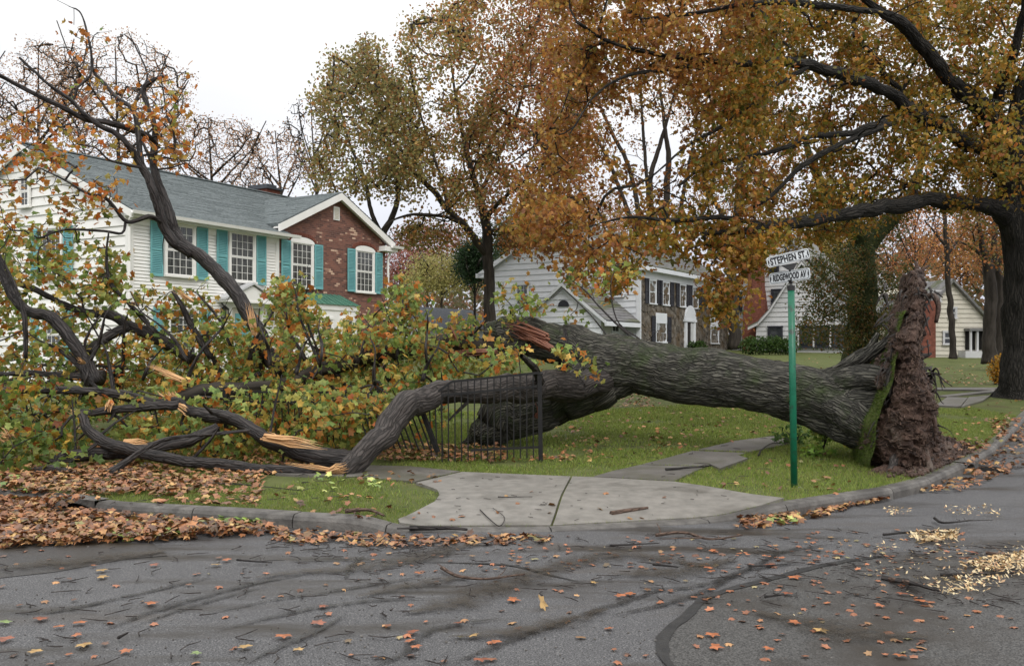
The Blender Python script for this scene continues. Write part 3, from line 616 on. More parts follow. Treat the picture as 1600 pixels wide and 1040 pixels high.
v = MB()
for i in range(7): v.add([(apx-.13, -.115, 6.15+i*.06), (apx+.13, -.115, 6.15+i*.06), (apx+.13, -.1, 6.2+i*.06), (apx-.13, -.1, 6.2+i*.06)], quads=[(0, 1, 2, 3)])
v.build('vent_slats', M['cream'], H1)
# gable windows
window(H1, .42, .95, (-.085, 5.0, 5.75), -math.pi/2, cols=2, rows=(2, 2))
for t_ in (3.6, 7.6):
    for zb in (3.42, .8):
        window(H1, .95, 1.5, (-.085, t_, zb), -math.pi/2, cols=4, rows=(3, 3))
        for q in (-1, 1): shutter(H1, .44, 1.6, (-.03, t_+q*.83, zb-.05), -math.pi/2)
window(H1, 1.05, 1.5, (1.95, -.06, .85), cols=4, rows=(3, 3))
for q in (-1, 1): shutter(H1, .46, 1.6, (1.95+q*.9, 0, .8))
# entrance
dr = MB(); dc = 4.65
dr.box((dc-.95, -.14, 0), (dc-.68, -.036, 2.5)); dr.box((dc+.68, -.14, 0), (dc+.95, -.036, 2.5)); dr.box((dc-1.0, -.16, 2.5), (dc+1.0, -.036, 2.72)); dr.build('door_surround', M['white'], H1)
MB().box((dc-.68, -.06, .15), (dc+.68, -.0345, 2.5)).build('porch_recess', M['cream'], H1)
d_ = MB(); d_.box((dc-.48, -.09, .15), (dc+.48, -.0605, 2.3))
for i in range(2):
    for j in range(3): d_.box((dc-.4+i*.44, -.105, .3+j*.65), (dc-.04+i*.44, -.0905, .8+j*.65))
dd = d_.build('door', M['teal'], H1); MB().tube([(dc+.4, -.12, 1.15), (dc+.4, -.1, 1.15)], [.035, .03], 8).build('handle', M['iron'], dd)
pd = MB(); pd.prism([(dc-1.2, -.4, 2.72), (dc+1.2, -.4, 2.72), (dc, -.4, 3.25)], (0, .36, 0)); pe_ = pd.build('pediment', M['white'], H1)
for q in (-1, 1): MB().prism([(dc+q*1.3, -.48, 2.72), (dc, -.48, 3.3), (dc, -.02, 3.3), (dc+q*1.3, -.02, 2.72)], (0, 0, .07)).build('pediment_roof', M['white_grey'], H1)
MB().box((dc-1.25, -.44, 2.66), (dc+1.25, -.02, 2.718)).build('pediment_shelf', M['white'], H1)
for q in (3.62, 5.72):
    l = MB(); l.box((q-.08, -.24, 2.15), (q+.08, -.08, 2.42)); lo_ = l.build('lantern', M['lamp'], H1)
    t = MB(); t.add([(q-.11, -.27, 2.42), (q+.11, -.27, 2.42), (q+.11, -.05, 2.42), (q-.11, -.05, 2.42), (q, -.16, 2.56)], tris=[(0, 1, 4), (1, 2, 4), (2, 3, 4), (3, 0, 4)])
    for dx in (-.085, .085):
        for dy in (-.245, -.075): t.bar((q+dx, dy, 2.13), (q+dx, dy, 2.43), .02)
    t.box((q-.1, -.26, 2.11), (q+.1, -.06, 2.148)); t.bar((q, -.16, 2.5), (q, -.0, 2.62), .025); t.build('lantern_frame', M['iron'], lo_)
for i in range(2): MB().box((dc-.9+.1*i, -.75+.3*i, -.3), (dc+.9-.1*i, -.037, .07+i*.07)).build('step', M['slab_dark'], H1)
# bay window
bp_ = [(7.0, -.055), (7.35, -.8), (9.75, -.8), (10.1, -.055)]
MB().prism([(x, y, -.2) for x, y in bp_], (0, 0, 2.95)).build('bay', M['white'], H1)
bt = [(x+(-.12 if i < 2 else .12), y-(.1 if 0 < i < 3 else 0), 2.76) for i, (x, y) in enumerate(bp_)]; tp = [(7.45, -.062, 3.2), (9.65, -.062, 3.2)]
rf = MB(); V = bt+tp; rf.add(V, quads=[(1, 2, 5, 4)], tris=[(0, 1, 4), (2, 3, 5)]); rf.add([bt[0], bt[1], bt[2], bt[3]], quads=[(0, 3, 2, 1)])
rb_ = rf.build('bay_roof', M['green_metal'], H1)
for i in range(9):
    f = (i+.5)/9; a = np.array(bt[1])*(1-f)+np.array(bt[2])*f; b = np.array(tp[0])*(1-f)+np.array(tp[1])*f
    MB().bar(a+[0, 0, .012], b+[0, 0, .012], .025, .03).build('roof_seam', M['green_metal'], rb_)
MB().prism([(x+(-.05 if i < 2 else .05), y-.04*(0 < i < 3), 2.56) for i, (x, y) in enumerate(bp_)], (0, 0, .198)).build('bay_cornice', M['white'], H1)
for x in (7.95, 9.15): window(H1, .62, 1.45, (x, -.81, .75), cols=1, rows=(1, 1), sill=True, head=0)
# chimney behind the ridge
ch = MB(); ch.box((11.5, 5.6, 6), (12.3, 6.9, 8.15)); cb = ch.build('chimney', M['chimney'], H1)
MB().box((11.4, 5.5, 8.15), (12.4, 7.0, 8.24)).build('chimney_cap', M['roof_dark'], cb); MB().box((11.6, 5.7, 8.24), (12.2, 6.8, 8.38)).build('flue', M['roof_dark'], cb)

# ---- stone-fronted house (centre) ----
A2 = math.atan2(.85, .53)
H2 = empty('house', (6.8, 50.7, 1.32), A2, label='white sided house with a brown stone front and dark shutters above the fallen trunk', cat='house')
L2, D2, e2, r2_ = 14.4, 9.8, 5.2, 7.95; k2 = (r2_-e2)/(D2/2)
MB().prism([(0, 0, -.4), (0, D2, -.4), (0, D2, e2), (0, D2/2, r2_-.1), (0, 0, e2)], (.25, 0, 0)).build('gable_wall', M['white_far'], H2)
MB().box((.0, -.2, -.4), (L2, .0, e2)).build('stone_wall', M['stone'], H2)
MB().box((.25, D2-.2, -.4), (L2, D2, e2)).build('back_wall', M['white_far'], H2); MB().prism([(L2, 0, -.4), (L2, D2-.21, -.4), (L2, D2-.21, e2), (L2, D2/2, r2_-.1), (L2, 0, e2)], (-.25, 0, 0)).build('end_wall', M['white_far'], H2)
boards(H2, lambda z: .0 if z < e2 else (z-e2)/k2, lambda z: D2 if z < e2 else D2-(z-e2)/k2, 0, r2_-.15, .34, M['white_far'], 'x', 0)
MB().box((-.06, -.26, -.2), (.06, -.0, e2)).build('corner_board', M['white_far'], H2)
# individual stones standing proud of the front, larger ones only
sts = MB()
for i in range(520):
    x, z = random.uniform(.15, L2-.2), random.uniform(0, e2-.5); w, h = random.uniform(.15, .38), random.uniform(.1, .24)
    q = [(x+w*math.cos(a)*random.uniform(.75, 1), -.2, z+h*math.sin(a)*random.uniform(.75, 1)) for a in np.linspace(0, 2*math.pi, 7)[:-1]]
    sts.prism(q, (0, -.02-random.random()*.03, 0))
tag(sts.build('stones', M['stone'], H2), kind='stuff')
z2 = lambda y: e2+.05+k2*y
for (ya, yb) in ((-.55, D2/2), (D2+.45, D2/2)):
    zz = z2(-.45)
    roof_plane(H2, [(-.3, ya, zz), (L2+.3, ya, zz), (L2+.3, yb, z2(D2/2)), (-.3, yb, z2(D2/2))], m='slate')
shingle_rows(H2, (-.31, -.56, z2(-.45)), (L2+.3, -.56, z2(-.45)), (L2+.3, D2/2, z2(D2/2)), (-.31, D2/2, z2(D2/2)), 'slate', .25)
for ya in (-.55, D2+.45): MB().prism([(-.32, ya, z2(-.45)-.3), (-.32, D2/2, z2(D2/2)-.3), (-.32, D2/2, z2(D2/2)-.01), (-.32, ya, z2(-.45)-.01)], (.1, 0, 0)).build('rake_board', M['white_far'], H2)
MB().box((-.3, -.62, 4.72), (L2+.2, -.2, 4.95)).build('cornice', M['white_far'], H2); MB().box((0.05, -.28, 4.35), (L2, -.202, 4.719)).build('frieze', M['white_far'], H2)
MB().box((-.32, 9.7, 4.72), (.5, 10.4, 4.98)).build('eave_return', M['white_far'], H2); MB().box((-.34, -.7, 4.72), (-.302, .7, 4.98)).build('eave_return', M['white_far'], H2)
for s_ in (1.7, 3.6, 6.2, 8.3, 10.8, 12.6):
    window(H2, .85, 1.25, (s_, -.2, 3.0), trim='white_far', glass='curtain_light', cols=2, rows=(2, 2), head=.05)
    for q in (-1, 1): shutter(H2, .5, 1.4, (s_+q*.85, -.2, 2.95), m='shutter_dark')
for s_ in (2.9, 11.8):
    w = window(H2, 1.4, 1.05, (s_, -.2, .85), trim='white_far', glass='curtain_light', cols=4, rows=(1, 1), head=.5)
for q in (-1, 1): shutter(H2, .5, 1.5, (2.9+q*1.15, -.2, .8), m='shutter_dark')
dq = 7.3; ds = MB(); ds.box((dq-.85, -.32, 0), (dq-.55, -.202, 2.1)); ds.box((dq+.55, -.32, 0), (dq+.85, -.202, 2.1)); ds.box((dq-.95, -.36, 2.1), (dq+.95, -.202, 2.25)); ds.build('door_surround', M['white_far'], H2)
MB().prism([(dq+.9*math.cos(t), -.33, 2.25+.85*math.sin(t)) for t in np.linspace(0, math.pi, 14)], (0, .12, 0)).build('fanlight_arch', M['white_far'], H2)
MB().box((dq-.55, -.26, .05), (dq+.55, -.205, 2.1)).build('door', M['black_paint'], H2); MB().box((dq+.1, -.29, .1), (dq+.54, -.262, 2.05)).build('storm_door', M['white_grey'], H2)
window(H2, .8, 1.15, (-.085, 1.2, 3.35), -math.pi/2, 'white_far', 'pane', 3, (2, 2)); window(H2, .75, 1.15, (-.085, 7.25, 3.05), -math.pi/2, 'white_far', 'pane', 3, (2, 2)); window(H2, .4, .5, (-.085, 5.7, 6.1), -math.pi/2, 'white_far', 'pane', 2, (1, 1))
# lower side wing with its own gable
wz, we = 3.85, 2.15
ww = MB().prism([(-4, 0.15, -.4), (-4, 4.5, -.4), (-4, 4.5, we), (-4, 2.3, wz), (-4, .15, we)], (.2, 0, 0)).build('wing_wall', M['white_far'], H2)
boards(H2, lambda z: .15 if z < we else .15+(z-we)/.78, lambda z: 4.5 if z < we else 4.5-(z-we)/.78, 0, wz-.05, .3, M['white_far'], 'x', -4)
MB().box((-3.8, .7, -.4), (-.04, .85, we)).build('wing_wall', M['white_grey'], H2)
kk = (wz-we)/2.15
for y0, y1 in ((-.25, 2.3), (4.85, 2.3)):
    zz = wz+.05-kk*2.55
    roof_plane(H2, [(-4.3, y0, zz), (-.04, y0, zz), (-.04, y1, wz+.05), (-4.3, y1, wz+.05)], m='slate')
    MB().prism([(-4.32, y0, zz-.2), (-4.32, y1, wz-.15), (-4.32, y1, wz+.04), (-4.32, y0, zz-.01)], (.08, 0, 0)).build('rake_board', M['white_far'], H2)
shingle_rows(H2, (-4.3, -.26, wz+.05-kk*2.55), (-.04, -.26, wz+.05-kk*2.55), (-.04, 2.3, wz+.05), (-4.3, 2.3, wz+.05), 'slate', .25)
MB().box((-4.3, -.3, 1.6), (-.05, -.18, 1.83)).build('fascia', M['white_far'], H2)
window(H2, .8, .7, (-1.2, .7, 1.0), 0, 'white_far', 'pane', 2, (1, 1))
MB().prism([(-4.10, 2.3+.33*math.cos(t), 2.65+.33*math.sin(t)) for t in np.linspace(0, math.pi, 10)], (.03, 0, 0)).build('fan_vent', M['shutter_dark'], H2)

# ---- house with the brick chimney and swept roof ----
A3 = math.atan2(-.53, .85)
H3 = empty('house', (14.66, 62.1, 1.7), A3, label='off white house with tall red brick chimney and swept gable behind the street sign', cat='house')
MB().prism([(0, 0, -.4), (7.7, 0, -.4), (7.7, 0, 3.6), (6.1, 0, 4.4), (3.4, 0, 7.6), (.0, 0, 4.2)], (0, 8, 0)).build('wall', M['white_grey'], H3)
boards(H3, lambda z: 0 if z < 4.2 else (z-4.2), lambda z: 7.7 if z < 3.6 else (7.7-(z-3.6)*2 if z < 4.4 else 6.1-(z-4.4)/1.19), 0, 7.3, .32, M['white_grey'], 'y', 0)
roof_plane(H3, [(-.3, -.3, 3.95), (3.4, -.3, 7.75), (3.4, 8.3, 7.75), (-.3, 8.3, 3.95)], m='slate'); roof_plane(H3, [(3.4, -.3, 7.75), (7.9, -.3, 2.9), (7.9, 8.3, 2.9), (3.4, 8.3, 7.75)], m='slate')
c3_ = MB(); c3_.prism([(.95, -.7, -.4), (2.6, -.7, -.4), (2.5, -.7, 2.6), (2.3, -.7, 4.2), (2.2, -.7, 8.3), (1.45, -.7, 8.3), (1.35, -.7, 4.2), (1.05, -.7, 2.6)], (0, .66, 0)); cc = c3_.build('chimney', M['chimney'], H3)
MB().box((1.35, -.8, 8.3), (2.3, .05, 8.45)).build('chimney_cap', M['roof_dark'], cc)
for (x, z, w, h) in ((.4, 2.65, .62, 1.15), (3.2, 2.65, .78, 1.25), (2.9, 5.0, .5, .6)): window(H3, w, h, (x, -.085, z), trim='shutter_dark', glass='pane', cols=3, rows=(3, 1), head=0)
sw = [(1.75, 1.45), (2.4, 1.75), (3.1, 2.5), (3.9, 3.7), (4.55, 4.7), (5.15, 5.5), (5.8, 4.7), (6.6, 3.6), (7.6, 2.4), (8.4, 1.7)]
MB().prism([(2.2, -1.6, -.4), (8.2, -1.6, -.4), (8.2, -1.6, 1.7)]+[(x, -1.6, z-.12) for x, z in sw[::-1] if 2.2 < x < 8.2]+[(2.2, -1.6, 1.5)], (0, 1.56, 0)).build('bay_wall', M['white_grey'], H3)
lz = lambda z: np.interp(z, [0, 1.45, 1.75, 2.5, 3.7, 4.7, 5.5], [2.2, 2.2, 2.4, 3.1, 3.9, 4.55, 5.15]); rz_ = lambda z: np.interp(z, [0, 1.7, 2.4, 3.6, 4.7, 5.5], [8.2, 8.2, 7.6, 6.6, 5.8, 5.15])
boards(H3, lz, rz_, 0, 5.2, .3, M['white_grey'], 'y', -1.6)
ra = MB(); rr_ = MB()
for (x0, z0), (x1, z1) in zip(sw[:-1], sw[1:]):
    ra.prism([(x0, -1.95, z0-.16), (x1, -1.95, z1-.16), (x1, -1.95, z1), (x0, -1.95, z0)], (0, .08, 0)); rr_.prism([(x0, -1.93, z0), (x1, -1.93, z1), (x1, -1.93, z1+.1), (x0, -1.93, z0+.1)], (0, 1.9, 0))
ra.build('rake_board', M['white_grey'], H3); rr_.build('swept_roof', M['slate'], H3)
for x in (3.45, 5.35, 6.35, 7.35): window(H3, .78, 1.25, (x, -1.69, .2), trim='shutter_dark', glass='pane', cols=1, rows=(1, 1), head=0)
for x in (4.9, 5.85, 6.85): MB().box((x-.05, -1.76, .1), (x+.05, -1.664, 1.6)).build('window_post', M['white_grey'], H3)
MB().box((7.0, 4, 3), (8.5, 7, 4.9)).build('dormer', M['white_grey'], H3); window(H3, .7, 1.1, (7.9, 3.97, 3.2), trim='white', glass='pane', cols=1, rows=(1, 1))

# ---- cream house at the right ----
g4 = 1.42
H4 = empty('house', ((1440-800)/F*50, 50, g4), math.radians(6), label='cream house with sloping gable and small porch behind the lawn at right', cat='house')
q4 = F/50
x4 = lambda px: (px-1440)/q4; z4 = lambda py: CZ-(py-HY)/q4-g4
ap = (x4(1488), z4(438))
MB().prism([(0, 0, -.4), (x4(1552), 0, -.4), (x4(1552), 0, z4(500)), (ap[0], 0, ap[1]), (0, 0, z4(487))], (0, 6, 0)).build('wall', M['cream'], H4)
boards(H4, lambda z: 0 if z < z4(487) else (z-z4(487))*ap[0]/(ap[1]-z4(487)), lambda z: x4(1552) if z < z4(500) else x4(1552)-(z-z4(500))*(x4(1552)-ap[0])/(ap[1]-z4(500)), 0, ap[1]-.1, .25, M['cream'], 'y', 0)
for (xa, za) in ((x4(1556), z4(505)), (x4(1430), z4(497))):
    roof_plane(H4, [(xa, -.3, za), (ap[0], -.3, ap[1]+.1), (ap[0], 6.2, ap[1]+.1), (xa, 6.2, za)], m='slate', th=.12)
MB().prism([(x4(1480), 4, 0), (x4(1580), 4, 0), (x4(1580), 4, z4(496)), (x4(1500), 4, z4(428)), (x4(1470), 4, z4(450))], (0, 7, 0)).build('rear_wall', M['cream'], H4)
roof_plane(H4, [(x4(1500), 3.7, z4(426)), (x4(1585), 3.7, z4(500)), (x4(1585), 11, z4(500)), (x4(1500), 11, z4(426))], m='slate', th=.25)
roof_plane(H4, [(x4(1500), 3.7, z4(426)), (x4(1430), 3.7, z4(486)), (x4(1430), 11, z4(486)), (x4(1500), 11, z4(426))], m='slate', th=.25)
for a, b, w, h in ((1490, 496, .3, .5), (1481, 537, .36, .62), (1463, 470, .35, .5)): window(H4, w, h, (x4(a), -.085, z4(b)), trim='white_grey', glass='pane', cols=1, rows=(1, 1), head=0)
MB().box((x4(1511), -.09, z4(546)), (x4(1545), -.064, z4(516))).build('porch_recess', M['interior'], H4)
for a in (1513, 1524, 1536, 1544): MB().box((x4(a)-.05, -.5, z4(548)), (x4(a)+.05, -.4, z4(517))).build('porch_post', M['white_grey'], H4)
MB().box((x4(1527), -.14, z4(547)), (x4(1531), -.092, z4(520))).build('door', M['cream'], H4)
MB().box((x4(1509), -.6, z4(517)), (x4(1547), -.04, z4(513))).build('porch_roof', M['slate'], H4); MB().box((x4(1500), -.7, -.3), (x4(1552), -.04, z4(548))).build('porch_floor', M['white_grey'], H4)
MB().box((-.45, -.35, -.4), (.6, -.04, z4(470))).build('chimney', M['chimney'], H4)

# ---- dark roofed outbuilding behind the foliage ----
H5 = empty('garage', (-5.9, 57, 1.5), A2, label='low white building with dark blue grey roof beyond the brick wing', cat='garage')
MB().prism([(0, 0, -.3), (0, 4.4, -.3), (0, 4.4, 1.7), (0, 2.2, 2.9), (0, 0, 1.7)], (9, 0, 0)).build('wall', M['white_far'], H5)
for y0 in (-.4, 4.8): roof_plane(H5, [(-.3, y0, 1.6), (9.3, y0, 1.6), (9.3, 2.2, 3.05), (-.3, 2.2, 3.05)], m='roof_dark')
MB().prism([(-.32, -.4, 1.35), (-.32, 2.2, 2.8), (-.32, 2.2, 3.03), (-.32, -.4, 1.58)], (.08, 0, 0)).build('rake_board', M['white_far'], H5)
window(H5, .7, .6, (-.03, 2.2, 1.2), -math.pi/2, 'white_far', 'pane', 2, (1, 1))
# ================= trees =================
def leaf_template(kind):
    if kind == 'maple':
        a = [180, 128, 108, 84, 58, 40, 20, 0, -20, -40, -58, -84, -108, -128]; r = [.14, .50, .72, .56, .92, .58, .62, 1.04, .62, .58, .92, .56, .72, .50]
    elif kind == 'maple_lo':
        a = [180, 110, 80, 55, 28, 0, -28, -55, -80, -110]; r = [.18, .68, .56, .90, .62, 1., .62, .90, .56, .68]
    elif kind == 'oak':
        a = [180, 110, 75, 48, 30, 14, 0, -14, -30, -48, -75, -110]; r = [.3, .5, .35, .66, .5, .95, .8, .95, .5, .66, .35, .5]
    elif kind == 'five':
        a = [180, 75, 25, -20, -80]; r = [.45, .6, .85, .9, .55]
    else:
        a = [180, 60, 0, -60]; r = [.6, .55, .9, .5]
    a = np.radians(a); r = np.array(r); x, y = r*np.cos(a), r*np.sin(a); n = len(a)
    z = -.28*(x**2+y**2)+.10*np.abs(y)
    V = np.column_stack([x, y, z])
    if n <= 5:
        F_ = [(0, i, i+1) for i in range(1, n-1)]
    else:
        V = np.vstack([V, [(.05, 0, .02)]]); F_ = [(n, i, (i+1) % n) for i in range(n)]
    return V*.5, np.array(F_)
LT = {k: leaf_template(k) for k in ('maple', 'maple_lo', 'oak', 'five', 'four')}
def unit(v): return v/(np.linalg.norm(v, axis=-1, keepdims=True)+1e-9)
def leaves(name, pos, size, cols, kind, mat_, parent=None, droop=.8, flat=None, seed=0, wood=None):
    """one mesh of many leaves; flat=None hangs them, flat=s lays them on the ground with tilt s"""
    r = np.random.default_rng(seed+11); n = len(pos); TV, TF = LT[kind]
    if flat is None:
        t = unit(r.normal(size=(n, 3))*.7+np.array([0, 0, -droop])); nn = unit(r.normal(size=(n, 3))+np.array([0, -.25, .55]))
    else:
        nn = unit(r.normal(size=(n, 3))*np.array([flat, flat, .05])+np.array([0, 0, 1.])); t = unit(r.normal(size=(n, 3)))
    b = unit(np.cross(nn, t)); t = np.cross(b, nn)
    sz = size*r.uniform(.65, 1.25, n)
    sx = r.uniform(.8, 1.1, n); cur = r.uniform(-.6, 2.6, n)
    L = np.repeat(TV[None], n, 0).copy(); L[..., 1] *= sx[:, None]; L[..., 2] *= cur[:, None]
    V = pos[:, None]+sz[:, None, None]*(L[..., :1]*t[:, None]+L[..., 1:2]*b[:, None]+L[..., 2:]*nn[:, None])
    Fc = (np.arange(n)[:, None, None]*len(TV)+TF[None]).reshape(-1, 3)
    fc = np.repeat(cols, len(TF), 0)*np.random.default_rng(1).uniform(.9, 1.1, (len(Fc), 1))
    return tag(mk(name, V.reshape(-1, 3), [Fc], mat_, parent, attrs={'col': ('FACE', fc)}), kind='stuff')
def pal(cs, n, r, jit=.18):
    """cs: list of (weight, rgb 0-255)"""
    w = np.array([c[0] for c in cs], float); A = np.array([lin(*c[1]) for c in cs]); i = r.choice(len(cs), n, p=w/w.sum()); j = r.choice(len(cs), n, p=w/w.sum())
    f = r.random((n, 1))*.4; return (A[i]*(1-f)+A[j]*f)*r.uniform(1-jit, 1+jit, (n, 1))
ORANGE, RUST, YEL, OLIVE, GREEN, DGREEN, BROWN, PINK, PALEG = (176, 104, 48), (142, 76, 42), (184, 150, 62), (128, 126, 60), (112, 138, 64), (64, 88, 42), (104, 70, 44), (176, 122, 100), (150, 165, 104)
class Skel:
    def __init__(s): s.p = []; s.par = []; s.tip = []
    def limb(s, pts):
        for k, q in enumerate(pts): s.p.append(q); s.par.append(len(s.p)-2 if k else -1)
def grow(skel_pts, targets, step, r, jit=.12, maxd=None, droop=0.0):
    """join every target to the nearest wood; returns the twig paths and a list of node arrays"""
    P_ = np.array(skel_pts); buf = np.zeros((len(P_)+len(targets)*14, 3)); n = len(P_); buf[:n] = P_; cnt = [0]*n; par = [-1]*n
    d0 = np.array([np.min(np.linalg.norm(P_-t, axis=1)) for t in targets]); order = np.argsort(d0); paths = []
    for k in order:
        t = targets[k]; d = np.linalg.norm(buf[:n]-t, axis=1); i = int(np.argmin(d)); L = d[i]
        if L < .05 or (maxd and L > maxd): continue
        m = int(min(12, max(2, round(L/step)))); a = buf[i]; side = unit(r.normal(size=3))*L*.12
        f = np.linspace(0, 1, m+1)[1:, None]; q = a*(1-f)+t*f+side*np.sin(f*math.pi)+np.array([0, 0, 1.])*droop*L*np.sin(f*math.pi)
        q[:-1] += r.normal(size=(m, 3))[:-1]*jit*L/m
        ids = []; pr = i
        for z in q: buf[n] = z; par.append(pr); cnt.append(0); pr = n; ids.append(n); n += 1
        paths.append((i, ids))
    for i, ids in paths:
        j = ids[-1]
        while j != -1: cnt[j] += 1; j = par[j]
    return buf[:n], cnt, paths
def poly_sample(poly, n, r, holes=()):
    poly = np.array(poly, float); out = []; lo, hi = poly.min(0), poly.max(0)
    while sum(map(len, out)) < n:
        q = r.uniform(lo, hi, (n*2, 2)); m = poly_inside(poly, q[:, 0], q[:, 1])
        for (hx, hy, ha, hb, pr) in holes: m &= ~((((q[:, 0]-hx)/ha)**2+((q[:, 1]-hy)/hb)**2 < 1) & (r.random(len(q)) < pr))
        out.append(q[m])
    return np.vstack(out)[:n]
def tree(name, label, cat, limbs, crowns, leafsize, kind, palf, group=None, per=40, spread=.45, twig_r=.006, step=.5, bark='bark_far', seed=0, sides=7, amp=.02, clump_thr=.0, maxd=None, leafmat_='leaf', droop=.8, extra=None, base=None, hires=False, trunk_n=1, singles=0, twig_mat=None, cull=None, stubs=0):
    """limbs: list of [(px,py,Y,r_px),...], the first is the trunk. crowns: list of (poly px, Y0, Y1, n, holes)"""
    r = np.random.default_rng(seed)
    P3 = [np.array([P(a, b, c) for a, b, c, _ in l]) for l in limbs]; R3 = [np.array([q*c/F for _, _, c, q in l]) for l in limbs]
    bx = P3[0][0] if base is None else np.array(base)
    root = empty(name, tuple(bx), 0, label=label, cat=cat, group=group)
    sk = []
    for k, (p, q) in enumerate(zip(P3, R3)):
        q_step = max(.08, q.max()*(.12 if hires else .6)); pp, rr = resample(p, q, q_step)
        if k >= trunk_n or not hires: o_ = np.stack([fbm(pp*2.2+seed+7*q_, 3)-.5 for q_ in range(3)], -1)*rr[:, None]*(1.3 if hires else .9)*np.minimum(1, np.arange(len(pp))/4)[:, None]; pp = pp+o_
        sd = sides if not hires else int(min(96, max(14, q.max()*120)))
        V, Q, bc, caps = tube(pp-bx, rr, sd, amp=amp*min(1, q.max()/.15) if hires else 0, freq=1.7, seed=seed+k, lump=.3 if hires else 0)
        o = mk('trunk' if k < trunk_n else 'limb', V, [Q]+[np.array([c]) for c in caps], M[bark if isinstance(bark, str) else bark[k]], root, True, {'bc': ('POINT', bc)})
        s2, _ = resample(p, q, step*.8); s2 = s2 if k else s2[len(s2)//3:]; sk.append(s2)
    sk = np.vstack(sk); tg = []
    for (poly, Y0, Y1, n, *h) in crowns:
        q = poly_sample(poly, n, r, h[0] if h else ()); yy = r.uniform(Y0, Y1, n)
        t = np.array([P(a, b, c) for (a, b), c in zip(q, yy)])
        if clump_thr > 0:
            keep = fbm(t/(spread*4.5)+seed, 2) > clump_thr; t = t[keep]
        tg.append(t)
    tg = np.vstack(tg)
    nodes, cnt, paths = grow(sk, tg, step, r, maxd=maxd)
    tw = MB(); ends = []; bcs = []
    for k in range(stubs):
        i = r.integers(3, len(P3)); pp, rr = resample(P3[i], R3[i], .1); j = r.integers(1, len(pp)-1); a = pp[j]; d_ = unit(unit(pp[j]-pp[j-1])*.5*r.choice([-1, 1])+r.normal(size=3)); L_ = rr[j]*r.uniform(1.5, 5)+r.uniform(.03, .5)*(r.random() < .6)
        q_ = rr[j]*r.uniform(.12, .35)+.004; e = a+d_*(rr[j]+L_); V, Q, bc, caps = tube(np.array([a, a+d_*(rr[j]+L_*.5)+r.normal(size=3)*L_*.06, e+r.normal(size=3)*L_*.1])-bx, [q_, q_*.8, q_*.45], 6); tw.add(V, quads=Q); bcs.append(bc)
    for i, ids in paths:
        c = np.array([cnt[j] for j in ids], float); rad = twig_r*(c**.45)+.0; pts = np.vstack([nodes[i], nodes[ids]]); rd = np.concatenate([[rad[0]*1.05], rad])
        V, Q, bc, caps = tube(pts-bx, rd, 4 if rad[0] < .02 else 6); tw.add(V, quads=Q); bcs.append(bc); ends.append(nodes[ids[-1]])
        if len(ids) > 3: ends += [nodes[j]*.5+nodes[ids[-1]]*.5 for j in ids[len(ids)//2:-1]][:1]
    mk('branches', np.vstack(tw.V)-0, tw.Q, M[twig_mat or (bark if isinstance(bark, str) else bark[0])], root, True, {'bc': ('POINT', np.vstack(bcs))})['kind'] = 'stuff'
    ends = np.array(ends); n = len(ends)*per
    if per > 0:
        src = np.repeat(ends, per, 0); off = unit(r.normal(size=(n, 3)))*(r.random((n, 1))**.6)*spread*np.array([1, 1, .8]); off[:, 2] -= spread*.15
        pos = src+off; uu = np.repeat(r.random(len(ends)), per); cols = palf(pos, n, r, uu)*(.72+.62*np.repeat(r.random(len(ends)), per))[:, None]
        if cull is not None: km = cull(pos, r); pos, cols = pos[km], cols[km]; n = len(pos)
        if singles:
            k = r.choice(n, n, replace=False) if extra is None else extra(pos); ks_, rest = k[:singles], k[singles:]
            single_leaves(root, pos[ks_], cols[ks_], kind, leafsize, bx, r, leafmat_, droop); pos, cols = pos[rest], cols[rest]
        leaves('crown', pos-bx, leafsize, cols, kind, M[leafmat_], root, droop=droop, seed=seed)
    return root, sk
def single_leaves(root, pos, cols, kind, size, bx, r, m, droop=.8):
    """separate leaf objects sharing a few meshes"""
    TV, TF = LT[kind]; src = []
    q = cols[r.choice(len(cols), 10)]
    for c in q:
        V = TV.copy(); V[:, 2] *= r.uniform(-.4, 1.6)
        me = mk('leaf', V*size, [TF], M[m], root, attrs={'col': ('FACE', np.repeat(c[None], len(TF), 0))}); src.append(me)
    for k, (p, c) in enumerate(zip(pos, cols)):
        j = int(np.argmin(((q-c)**2).sum(1)))
        o = src[j] if k == j and k < 10 else share('leaf', src[j], root)
        t = Vector(r.normal(size=3)*.7+np.array([0, 0, -droop])).normalized(); nn = Vector(r.normal(size=3)+np.array([0, -.25, .55])).normalized(); b = nn.cross(t).normalized(); t = b.cross(nn)
        o.matrix_local = Matrix.Translation(Vector(p-bx)) @ Matrix((t, b, nn)).transposed().to_4x4() @ Matrix.Scale(r.uniform(.8, 1.2), 4)
        if k < 10 and o is not src[k]:
            o2 = src[k]; o2.location = Vector(p-bx)+Vector((.03, .02, -.05)); o2.rotation_euler = (r.uniform(0, 6), r.uniform(0, 6), 0)

def oakpal(pos, n, r, u):
    px = pos[:, 0]/pos[:, 1]*F+800; py = HY-(pos[:, 2]-CZ)/pos[:, 1]*F
    gmix = np.clip((px-900)/450+.25*np.sin(px*.021+py*.013)-.02+(py-200)/900, 0, 1)
    A = pal([(4, (160, 108, 54)), (2.4, (138, 86, 48)), (3, (174, 136, 66)), (1, (110, 74, 44)), (2, (146, 128, 62))], n, r); B = pal([(3, (142, 118, 46)), (2.4, (118, 110, 44)), (2.4, (170, 122, 48)), (1.4, (88, 96, 40)), (1.0, (156, 92, 42))], n, r)
    s_ = (r.random(n)*.45+u*.55 < gmix)[:, None]; return np.where(s_, B, A)*1.06
